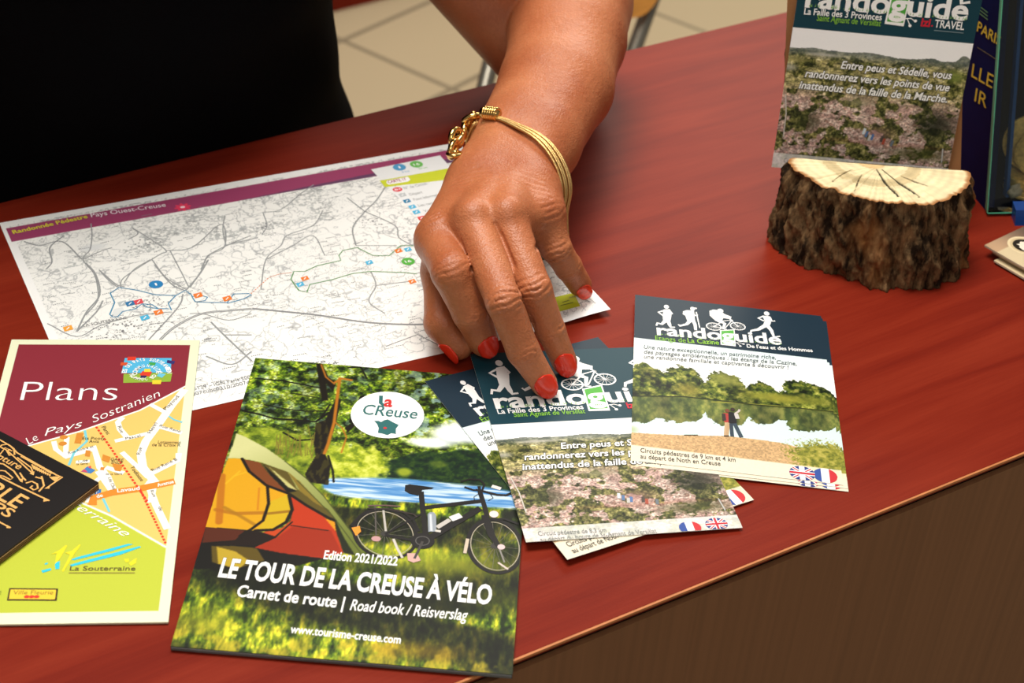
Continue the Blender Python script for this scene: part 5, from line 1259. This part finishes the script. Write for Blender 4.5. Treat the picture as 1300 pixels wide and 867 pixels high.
# strands run from the coil over the wrist, down the far side and underneath to the links
a_end = ang(hit(581, 200, 1)[0]); 
while a_end > a_coil: a_end -= 2 * math.pi
if a_coil - a_end < math.pi: a_end -= 2 * math.pi
for k in range(5):
    pts = []
    for i in range(64):
        t = i / 63; a = a_coil + (a_end - a_coil) * t
        p, d = on_wrist(a, 1.2 + .5 * (k % 2) + 3.0 * math.sin(math.pi * min(1, t * 1.25)) ** 2); sp = (k - 2) * (.75 + 1.5 * math.sin(math.pi * min(1, t * 1.7)) ** 1.0 if t < .59 else (k - 2) * 0 + 1.0)
        pts.append(p + pn * sp)
    P = np.array(pts)
    for _ in range(6): P[1:-1] = (P[:-2] + P[2:]) * .25 + P[1:-1] * .5
    mb = MB(); mb.tube([W(p) for p in P], .82 * MM, 8); mb.build('strand', M_GOLD_MESH, br_root, True)
# wound coil where the strands meet
p, d = on_wrist(a_coil, 2.4); tan = on_wrist(a_coil - .12, 2.4)[0] - on_wrist(a_coil + .12, 2.4)[0]; tan /= np.linalg.norm(tan); bi = np.cross(d, tan)
mb = MB()
for i in range(6): mb.torus(W(p + tan * (i * 1.65 - 6.2) + d * .8), tan, 3.2 * MM, .95 * MM, 24, 8)
mb.tube([W(p + d * .8 + tan * s) for s in (-9.4, -8.2, -6.4, 2.2, 3.6)], 3.0 * MM, 18, rs=[1.6 * MM, 3.6 * MM, 3.0 * MM, 3.0 * MM, 1.9 * MM])
mb.build('wound_coil', M_GOLD, br_root, True)
def link_at(x, y, R_, r, sx, tx, name='ring_link', lift=2.0, tilt=None):
    R_ *= 1.5; r *= 1.2
    p, g = hit(x, y, lift); q, _ = hit(x + tx[0], y + tx[1], lift); t = q - p; t -= g * (t @ g); t /= np.linalg.norm(t); n_ = g if tilt is None else g * math.cos(tilt) + np.cross(t, g) * math.sin(tilt); s = np.cross(n_, t)
    mb = MB(); nn = 30
    mb.tube([W(p + t * math.cos(2 * math.pi * i / nn) * R_ * sx + s * math.sin(2 * math.pi * i / nn) * R_) for i in range(nn)], r * MM, 10, True)
    mb.build(name, M_GOLD, br_root, True)
link_at(604, 155, 3.4, 1.7, 1.0, (-3, 5), tilt=1.0); link_at(601, 157, 3.0, 1.5, 1.25, (-3, 5), tilt=.2)
link_at(596, 166, 3.4, 1.5, 1.9, (-5, 8), tilt=.25, lift=2.8)
link_at(583, 178, 3.2, 1.6, 1.1, (-2, 5), tilt=.9); link_at(583, 181, 2.6, 1.4, 1.2, (-2, 5), tilt=-.3)
link_at(579, 192, 3.2, 1.4, 1.2, (-1, 5), tilt=.5); link_at(580, 199, 2.4, 1.2, 1.2, (-1, 5), tilt=-.8)

# ------------------------------------------------------------------ log stand
def bark_mat():
    mt, nt, b = nodes('rough_bark', .95, .08); lk = nt.links.new
    tc = N(nt, 'ShaderNodeTexCoord'); mp = N(nt, 'ShaderNodeMapping'); mp.inputs['Scale'].default_value = (1, 1, .35)
    nz = N(nt, 'ShaderNodeTexNoise'); nz.inputs['Scale'].default_value = 110; nz.inputs['Detail'].default_value = 9; nz.inputs['Roughness'].default_value = .7
    n2 = N(nt, 'ShaderNodeTexNoise'); n2.inputs['Scale'].default_value = 34; n2.inputs['Detail'].default_value = 3
    rp = N(nt, 'ShaderNodeValToRGB'); e = rp.color_ramp.elements; e[0].position = .42; e[0].color = L4((40, 29, 20)); e[1].position = .66; e[1].color = L4((156, 122, 84))
    r2 = N(nt, 'ShaderNodeValToRGB'); e = r2.color_ramp.elements; e[0].position = .55; e[0].color = (0, 0, 0, 1); e[1].position = .68; e[1].color = (.75, .75, .75, 1)
    mx = N(nt, 'ShaderNodeMix', data_type='RGBA'); mx.inputs[7].default_value = L4((158, 104, 58))
    for n_ in (nz, n2): lk(mp.outputs[0], n_.inputs['Vector'])
    lk(tc.outputs['Object'], mp.inputs[0]); lk(nz.outputs['Fac'], rp.inputs[0]); lk(n2.outputs['Fac'], r2.inputs[0]); lk(r2.outputs[0], mx.inputs[0]); lk(rp.outputs[0], mx.inputs[6]); lk(mx.outputs[2], b.inputs['Base Color'])
    bp = N(nt, 'ShaderNodeBump'); bp.inputs['Strength'].default_value = 1; bp.inputs['Distance'].default_value = .004; lk(nz.outputs['Fac'], bp.inputs['Height']); lk(bp.outputs[0], b.inputs['Normal'])
    return mt
M_BARK = bark_mat(); M_CUT = printed('cut_wood', .75, .2)
log = empty('log_stand', W((212, 885, 0))); tag(log, 'half log with rough bark and a sawn top holding up a flyer', 'display stand')
slot = lambda x, z: _bl[1] - 3.0 + (x - _bl[0]) * math.tan(_yaw) + (z - _bl[2]) * math.tan(_lean)       # plane just in front of the flyer
Q0 = np.array([(157, 884), (153, 878), (155, 866), (163, 854), (178, 843), (197, 834), (215, 829.5), (233, 829.5), (250, 835), (263, 846), (271, 861), (272, 874), (270, 884)], float)
Q1 = np.array([(159, 884), (155, 878), (157, 869), (164, 860), (176, 849), (195, 840.5), (216, 837), (235, 840.5), (248, 848.5), (257, 858), (263, 869), (265, 878), (264, 884)], float)
def resample(Q, n):
    s = np.concatenate([[0], np.cumsum(np.linalg.norm(np.diff(Q, axis=0), axis=1))]); t = np.linspace(0, s[-1], n)
    x = np.interp(t, s, Q[:, 0]); y = np.interp(t, s, Q[:, 1])
    for _ in range(8): x[1:-1] = (x[:-2] + x[2:]) * .25 + x[1:-1] * .5; y[1:-1] = (y[:-2] + y[2:]) * .25 + y[1:-1] * .5
    return np.stack([x, y], 1)
NA, NZ_ = 220, 56; HT_ = 54.0
R0, R1 = resample(Q0, NA), resample(Q1, NA); ctr_ = np.array([211., 882.])
V = []; F = []
for k in range(NZ_):
    t = k / (NZ_ - 1); z = HT_ * t; R_ = R0 * (1 - t) + R1 * t
    dirn = R_ - ctr_; dirn /= np.linalg.norm(dirn, axis=1, keepdims=True)
    a = np.arange(NA) * .5
    n_ = NZ.fbm(a * .30 + 3, np.full(NA, z * .05), 5, .6); rg = 1 - np.abs(NZ.fbm(a * .16 + .05 * z, np.full(NA, z * .035 + 20), 3) - .5) * 4
    dp = (n_ - .5) * 13 + (rg - .5) * 3.0
    fade = np.minimum(1, np.minimum(np.arange(NA), NA - 1 - np.arange(NA)) / 8.)
    lipz = 1 - sstep(.93, 1.0, t) * .75
    P = R_ + dirn * (dp * fade * lipz)[:, None]
    zz_ = z + (NZ.fbm(a * .4, np.full(NA, 7.0), 3) - .5) * 4 * sstep(.5, 1, t) if k < NZ_ else z
    zz_ = np.where(t == 0, 0, zz_)
    V += [(P[i, 0], P[i, 1], float(np.atleast_1d(zz_)[i % len(np.atleast_1d(zz_))])) for i in range(NA)]
TOPR = np.array(V[-NA:])
for k in range(NZ_ - 1):
    for i in range(NA - 1): F.append((k * NA + i, k * NA + i + 1, (k + 1) * NA + i + 1, (k + 1) * NA + i))
    F.append((k * NA + NA - 1, k * NA, (k + 1) * NA, (k + 1) * NA + NA - 1))
F.append(tuple(range(NA - 1, -1, -1)))
me = mesh_from('bark', [W(v) for v in V], F); link('bark', me, M_BARK, log, True).matrix_parent_inverse = log.matrix_basis.inverted()
# sawn face: rings, radial cracks, darker bast near the bark
rings = 60; V = []; F = []; C_ = []
for r_ in range(rings + 1):
    t = r_ / rings
    for i in range(NA):
        p = np.array([ctr_[0], ctr_[1], HT_]) * (1 - t) + np.array([TOPR[i, 0], TOPR[i, 1], TOPR[i, 2]]) * t
        base = np.array([240., 222., 178.]); rr_ = np.linalg.norm(p[:2] - np.array([206., 886.]))
        ring = .5 + .5 * math.sin(rr_ * 1.15 + 1.2 * math.sin(i * .05)); n_ = float(NZ.fbm(np.array([p[0] * .12]), np.array([p[1] * .12]), 3)[0])
        c = base * (.94 + .06 * ring) * (.92 + .16 * n_)
        if 22 < rr_ < 30: c = c * np.array([.86, .84, .80])
        if rr_ < 9: c = c * np.array([.93, .86, .78])
        edge_ = sstep(.93, .985, t); c = c * (1 - edge_) + np.array([168., 116., 70.]) * edge_
        dz_ = 0.0
        for (a0, w_, s0_, s1_) in ((-1.33, .018, .12, .86), (-1.02, .020, .1, .82), (-.72, .008, .3, .7), (-1.95, .007, .4, .9), (-2.35, .006, .35, .8)):
            th_ = math.atan2(p[1] - 886, p[0] - 206); 
            if abs(th_ - a0 - .02 * math.sin(rr_ * .2)) * max(rr_, 4) < w_ * 48 * (1 - abs(2 * (t - s0_) / (s1_ - s0_) - 1) * .6) and s0_ < t < s1_: c = c * .28; dz_ = -.8
        V.append((p[0], p[1], p[2] + .15 + dz_ + .5 * (n_ - .5))); C_.append(np.concatenate([lin(np.clip(c, 0, 255)), [1]]))
for r_ in range(rings):
    for i in range(NA - 1): F.append((r_ * NA + i, (r_ + 1) * NA + i, (r_ + 1) * NA + i + 1, r_ * NA + i + 1))
me = mesh_from('sawn_face', [W(v) for v in V], F, C_); link('sawn_face', me, M_CUT, log).matrix_parent_inverse = log.matrix_basis.inverted()
# taller rear slab the flyer leans on, its rounded back still in bark
V = []; F = []; C_ = []; NB = 60; HB = 172.
front = []; 
for k in range(41):
    t = k / 40; z = HB * t; sh = (z - _bl[2]) * math.tan(_lean); 
    x0 = 161 - 19 * t; x1 = 274 - 29 * t; yb = _bl[1] + 2.2 + sh
    ring_ = [(x0, yb - (x0 - _bl[0]) * .0209), (x1, yb - (x1 - _bl[0]) * .0209)]
    for i in range(1, NB):
        u = i / NB; x = x1 + (x0 - x1) * u; bulge = 24 * math.sqrt(max(0, 1 - (2 * u - 1) ** 2)) + 1
        n_ = float(NZ.fbm(np.array([u * 14.]), np.array([z * .05]), 4)[0]) - .5
        ring_.append((x + (2 * (x - 213) / 120) * n_ * 5, yb + bulge + n_ * 6))
    V += [(x, y, z) for x, y in ring_]
NB1 = NB + 1
for k in range(40):
    for i in range(NB1): F.append((k * NB1 + i, k * NB1 + (i + 1) % NB1, (k + 1) * NB1 + (i + 1) % NB1, (k + 1) * NB1 + i))
F.append(tuple(range(NB1 - 1, -1, -1))); F.append(tuple(40 * NB1 + i for i in range(NB1)))
me = mesh_from('back_slab', [W(v) for v in V], F); me.materials.append(plain('old_wood', (150, 104, 66), .8, .2, vary=.35, scale=30, stretch=(3, 3, .4), bump=.001)); me.materials.append(M_BARK)
for p_ in me.polygons:
    if p_.index < 40 * NB1 and p_.index % NB1 not in (0,): p_.material_index = 1
o = bpy.data.objects.new('back_slab', me); COL.objects.link(o); o.parent = log; o.matrix_parent_inverse = log.matrix_basis.inverted(); o['label'] = 'taller weathered wooden slab'

# ------------------------------------------------------------------ glass display case with coins
case = empty('display_case', W((300, 930, 0))); tag(case, 'dark blue display case with a green edged glass front at the counter right edge', 'display case')
FC = np.array([296.5, 930.5, 0]); sdir = np.array([-.27, .963, 0]); edir = np.array([.975, .2, 0]); edir /= np.linalg.norm(edir); H3 = 250.; LEAN = .36
M_NAVY = plain('navy_board', (6, 20, 58), .5, .06); M_BLUE = plain('blue_plinth', (22, 62, 128), .35, .4); M_INNER = plain('dark_lining', (20, 17, 15), .9, .1)
def slab(mb, o, a, la, b, lb, z0, z1):
    q = [o, o + a * la, o + a * la + b * lb, o + b * lb]
    if np.cross(a, b)[2] < 0: q = q[::-1]
    mb.hexa([W((p[0] + sdir[0] * LEAN * z0, p[1] + sdir[1] * LEAN * z0, z0)) for p in q], [W((p[0] + sdir[0] * LEAN * z1, p[1] + sdir[1] * LEAN * z1, z1)) for p in q])
PG_SIDE = Page(192, H3, FC + sdir * 192 - edir * .3 + np.array([0, 0, H3]), -sdir, np.array([0, 0, -1.]))
A = Art(PG_SIDE); gold = (206, 176, 60)
A.ptext('E PARIS', (1231, 33), (1269, 59), 13, gold, bold=.01); A.ptext('LLE', (1233, 97), (1259.5, 112.5), 17, gold); A.ptext('IR', (1237, 128), (1252, 137.5), 17, gold)
for y in (8, 12.5, 17): A.stroke(PG_SIDE.P([(1241, y - 2), (1254, y + 8)]), .7, (90, 130, 90), 2)
A.stroke(PG_SIDE.P([(1241, 60), (1266, 76)]), .4, (120, 110, 70), 2)
mb = MB(); slab(mb, FC + edir * .4, sdir, 92, edir, 5, 0, H3); side_ = mb.build('side_panel', M_NAVY, case); side_['label'] = 'navy side with gold lettering'
V = []; F = []; C_ = []
for P, f_, c, ly in A.items:
    n = len(V); V += [W(PG_SIDE.O + PG_SIDE.ex * u + PG_SIDE.ey * v + PG_SIDE.n * .02 * ly) for u, v in P]; F += [tuple(i + n for i in q) for q in f_]; C_ += [np.concatenate([lin(c), [1]])] * len(P)
o = link('lettering', mesh_from('lettering', V, F, C_), M_GLOSS, side_)
mb = MB(); slab(mb, FC + sdir * 88 + edir * 5, edir, 150, sdir, 4, 0, H3); mb.build('back_panel', M_INNER, case)
mb = MB(); slab(mb, FC + edir * 150 + sdir * 2, edir, 5, sdir, 88, 0, H3); mb.build('side_panel', M_NAVY, case)
mb = MB(); slab(mb, FC + edir * 16 - np.array([0, 18, 0]), edir, 139, np.array([0, 1., 0]), 11, 0, 9.5); mb.build('plinth', M_BLUE, case)
mb = MB(); slab(mb, FC + edir * 6 + sdir * 2.0, edir, 144, sdir, 85, .4, 7); mb.build('case_floor', M_INNER, case)
def glass_mat(name, col):
    mt = bpy.data.materials.new(name); mt.use_nodes = True; nt = mt.node_tree; nt.nodes.remove(nt.nodes['Principled BSDF'])
    tr = N(nt, 'ShaderNodeBsdfTransparent'); gl = N(nt, 'ShaderNodeBsdfGlossy'); gl.inputs['Roughness'].default_value = .02; fr = N(nt, 'ShaderNodeFresnel'); fr.inputs['IOR'].default_value = 1.45; mx = N(nt, 'ShaderNodeMixShader')
    nz = N(nt, 'ShaderNodeTexNoise'); nz.inputs['Scale'].default_value = 20; rp = N(nt, 'ShaderNodeValToRGB'); c = L4(col)
    rp.color_ramp.elements[0].color = c; rp.color_ramp.elements[1].color = tuple(min(1, x * 1.03) for x in c[:3]) + (1,)
    nt.links.new(nz.outputs['Fac'], rp.inputs[0]); nt.links.new(rp.outputs[0], tr.inputs['Color']); nt.links.new(fr.outputs[0], mx.inputs[0]); nt.links.new(tr.outputs[0], mx.inputs[1]); nt.links.new(gl.outputs[0], mx.inputs[2])
    nt.links.new(mx.outputs[0], nt.nodes['Material Output'].inputs[0]); return mt
mb = MB(); slab(mb, FC - np.array([0, 6.6, 0]) - edir * .2, edir, 155, np.array([0, 1., 0]), 6.2, 2.8, H3 + 4); mb.build('glass_pane', glass_mat('clear_glass', (244, 250, 248)), case)
M_GEDGE = plain('green_glass_edge', (96, 190, 150), .25, .5)
mb = MB(); slab(mb, FC - np.array([0, 6.7, 0]) - edir * .8, edir, .5, np.array([0, 1., 0]), 6.4, 2.5, H3 + 4); slab(mb, FC - np.array([0, 6.7, 0]) - edir * .2, edir, 155, np.array([0, 1., 0]), 6.4, 2.0, 2.7); mb.build('glass_edge', M_GEDGE, case)
mb = MB(); slab(mb, FC + edir * 14.5 + sdir * 3, edir, 2.2, sdir, 4, 7, H3); mb.build('inner_blue_strip', plain('blue_strip', (28, 74, 132), .4, .4), case)  # thin blue upright just inside the glass
def coin_mat(): return plain('old_gold_coin', (222, 182, 108), .4, .5, metal=.35, vary=.3, scale=420, bump=.0004)
M_COIN = coin_mat()
def coin(c, ax, R_, h, label):
    root = MB(); root.disc(W(c), ax, R_ * MM, h * MM, 48, .35 * MM); a = np.asarray(ax, float); a /= np.linalg.norm(a)
    for s in (-1, 1): root.torus(W(np.asarray(c) + a * s * h * .5), ax, R_ * .9 * MM, .45 * MM, 40, 6)
    rr = random.Random(int(R_ * 100)); o1 = Vector(ax).orthogonal().normalized(); o2 = Vector(ax).normalized().cross(o1)
    for s in (-1, 1):                      # raised relief
        for i in range(7):
            q = W(np.asarray(c) + a * s * h * .5); t = rr.uniform(0, 6.28); d = rr.uniform(.1, .55) * R_ * MM
            root.tube([q + o1 * math.cos(t) * d + o2 * math.sin(t) * d, q + o1 * math.cos(t + .5) * d * .6 + o2 * math.sin(t + .5) * d * .6], .5 * MM, 6)
    return tag(root.build('coin', M_COIN, None, False), label, 'coin', 'gold coins in the display case')
cb_ = FC + edir * 27 + sdir * 14
names_ = ('lowest', 'second lowest', 'middle', 'fourth', 'topmost')
for k in range(5):
    coin(cb_ + np.array([(k % 2) * .8 + 4, (k % 3) * .6, 8.3 + k * 2.35]), (0.02, 0, 1), 14, 2.2, names_[k] + ' coin of the short stack behind the glass')
coin(cb_ + np.array([6.5, -1.0, 19.0 + 15.6]), (-.32, -.93, .16), 15.3, 2.2, 'large worn coin standing on the coin stack, tilted toward the glass')
coin(cb_ + np.array([3.0, 7.5, 19.2 + 19.0]), (-.2, -.96, .22), 18.5, 2.2, 'larger paler coin standing behind the tilted coin in the case')
sv, sf = iso(lambda P: ell_d(P, FC + edir * 20 + sdir * 5 + np.array([0, 0, 12.3]), (edir, sdir, np.array([0, 0, 1.])), (5.2, 4, 5.3)) + .8 * np.sin(P[:, 0] * .9) * np.sin(P[:, 2] * .8 + P[:, 1]), FC + np.array([8, -4, 4]), FC + np.array([34, 22, 24]), .7, 1.8)
tag(body_mesh('pebble', [(sv, sf)], plain('pale_stone', (176, 164, 142), .8, .2, vary=.3, scale=300)), 'small pale pebble beside the coins behind the glass', 'pebble')

# ------------------------------------------------------------------ chair and cabinet behind the counter
def unat(x, y, dist):                      # point on a line of sight at a given distance behind (world y, mm)
    d = ray(x, y); return CC + d * (dist / d[1])
cA0, cA1 = unat(615, 112, 1880), unat(632, 42, 1930); cB0, cB1 = unat(807, 58, 2050), unat(828, 0, 2105)
chair = empty('chair', (cA0[0] * MM, cA0[1] * MM, 0)); tag(chair, 'chair with grey metal legs and orange wooden back behind the counter', 'chair')
def ext(p, q, z): return p + (q - p) * ((z - p[2]) / (q[2] - p[2]))
sx_ = (cB0 - cA0); sx_[2] = 0; sx_ /= np.linalg.norm(sx_); sy_ = np.array([sx_[1], -sx_[0], 0])
ups = []
for p, q in ((cA0, cA1), (cB0, cB1)):
    a = ext(p, q, -988); b_2 = ext(p, q, -130)
    mb = MB(); mb.tube([W(a), W(ext(p, q, -600)), W(ext(p, q, -450)), W(b_2)], 10.5 * MM, 16); mb.build('leg', M_STEEL, chair, True); ups.append((a, b_2, p, q))
    f0 = ext(p, q, -545) + sy_ * 380; f1 = a + sy_ * 430
    mb = MB(); mb.tube([W(ext(p, q, -556)), W(f0 - [0, 0, 12]), W(f0 + sy_ * 14 - [0, 0, 30]), W(f1)], 9.5 * MM, 14); mb.build('leg', M_STEEL, chair, True)
s0 = ext(cA0, cA1, -540); s1 = ext(cB0, cB1, -540)
def rounded(q, r=.16, n=6):
    out = []
    for i in range(len(q)):
        p, a, c = q[i], q[i - 1], q[(i + 1) % len(q)]
        for k in range(n + 1):
            t = k / n; x = p + (a - p) * r * (1 - t) ** 2 + (c - p) * r * t ** 2; out.append(x)
    return out
def plate(name, q, nrm, th, mat):
    q = rounded([np.asarray(p, float) for p in q]); n = len(q); V = [W(p) for p in q] + [W(p + nrm * th) for p in q]
    F = [tuple(range(n - 1, -1, -1)), tuple(range(n, 2 * n))] + [(i, (i + 1) % n, (i + 1) % n + n, i + n) for i in range(n)]
    me = mesh_from(name, V, F); o = link(name, me, mat, chair); o.matrix_parent_inverse = chair.matrix_basis.inverted(); return o
plate('seat', [s0 + sy_ * 5, s1 + sy_ * 5, s1 + sy_ * 400, s0 + sy_ * 400], np.array([0, 0, 1.]), 14, M_BEECH)
g = lambda p, q, z, k: ext(p, q, z) + sx_ * k + sy_ * 13
zb = unat(808, 21, 2065)[2]
plate('backrest', [g(cA0, cA1, zb + 40, 16), g(cB0, cB1, zb, -14), g(cB0, cB1, -140, -14), g(cA0, cA1, -140, 16)], sy_, 12, M_BEECH).__setitem__('label', 'orange wooden backrest')
k0 = un(415, 17, -1000); k1 = un(478, 1.4, -1000); kd = (k1 - k0) / np.linalg.norm(k1 - k0); kn = np.array([-kd[1], kd[0], 0])
cab = empty('cabinet', (k0[0] * MM, k0[1] * MM, 0)); tag(cab, 'dark cherry red cabinet standing on the tiled floor behind the person', 'cabinet')
def cabslab(a0, a1, d0, d1, z0, z1, name, mat):
    mb = MB(); q = [k0 + kd * a0 + kn * d0, k0 + kd * a1 + kn * d0, k0 + kd * a1 + kn * d1, k0 + kd * a0 + kn * d1]; mb.hexa([W((p[0], p[1], z0)) for p in q], [W((p[0], p[1], z1)) for p in q]); return mb.build(name, mat, cab)
cabslab(-900, 900, 0, 440, -1000, -920, 'plinth', M_CHERRY); cabslab(-900, 900, 0, 450, -919, -100, 'body', M_CHERRY); cabslab(-910, 910, -20, 460, -99, -70, 'top', M_CHERRY)
for i in range(3):
    d = cabslab(-896 + i * 599, -304 + i * 599, -18, -.5, -915, -105, 'door', M_CHERRY)
    h_ = MB(); c = k0 + kd * (-360 + i * 599) - kn * 42; h_.tube([W((c[0] + kn[0] * 26, c[1] + kn[1] * 26, -420)), W((c[0], c[1], -425)), W((c[0], c[1], -535)), W((c[0] + kn[0] * 26, c[1] + kn[1] * 26, -540))], 5 * MM, 10); o = h_.build('handle', M_STEEL, d, True); o.matrix_parent_inverse = (cab.matrix_basis @ cab.matrix_basis.inverted()).inverted()
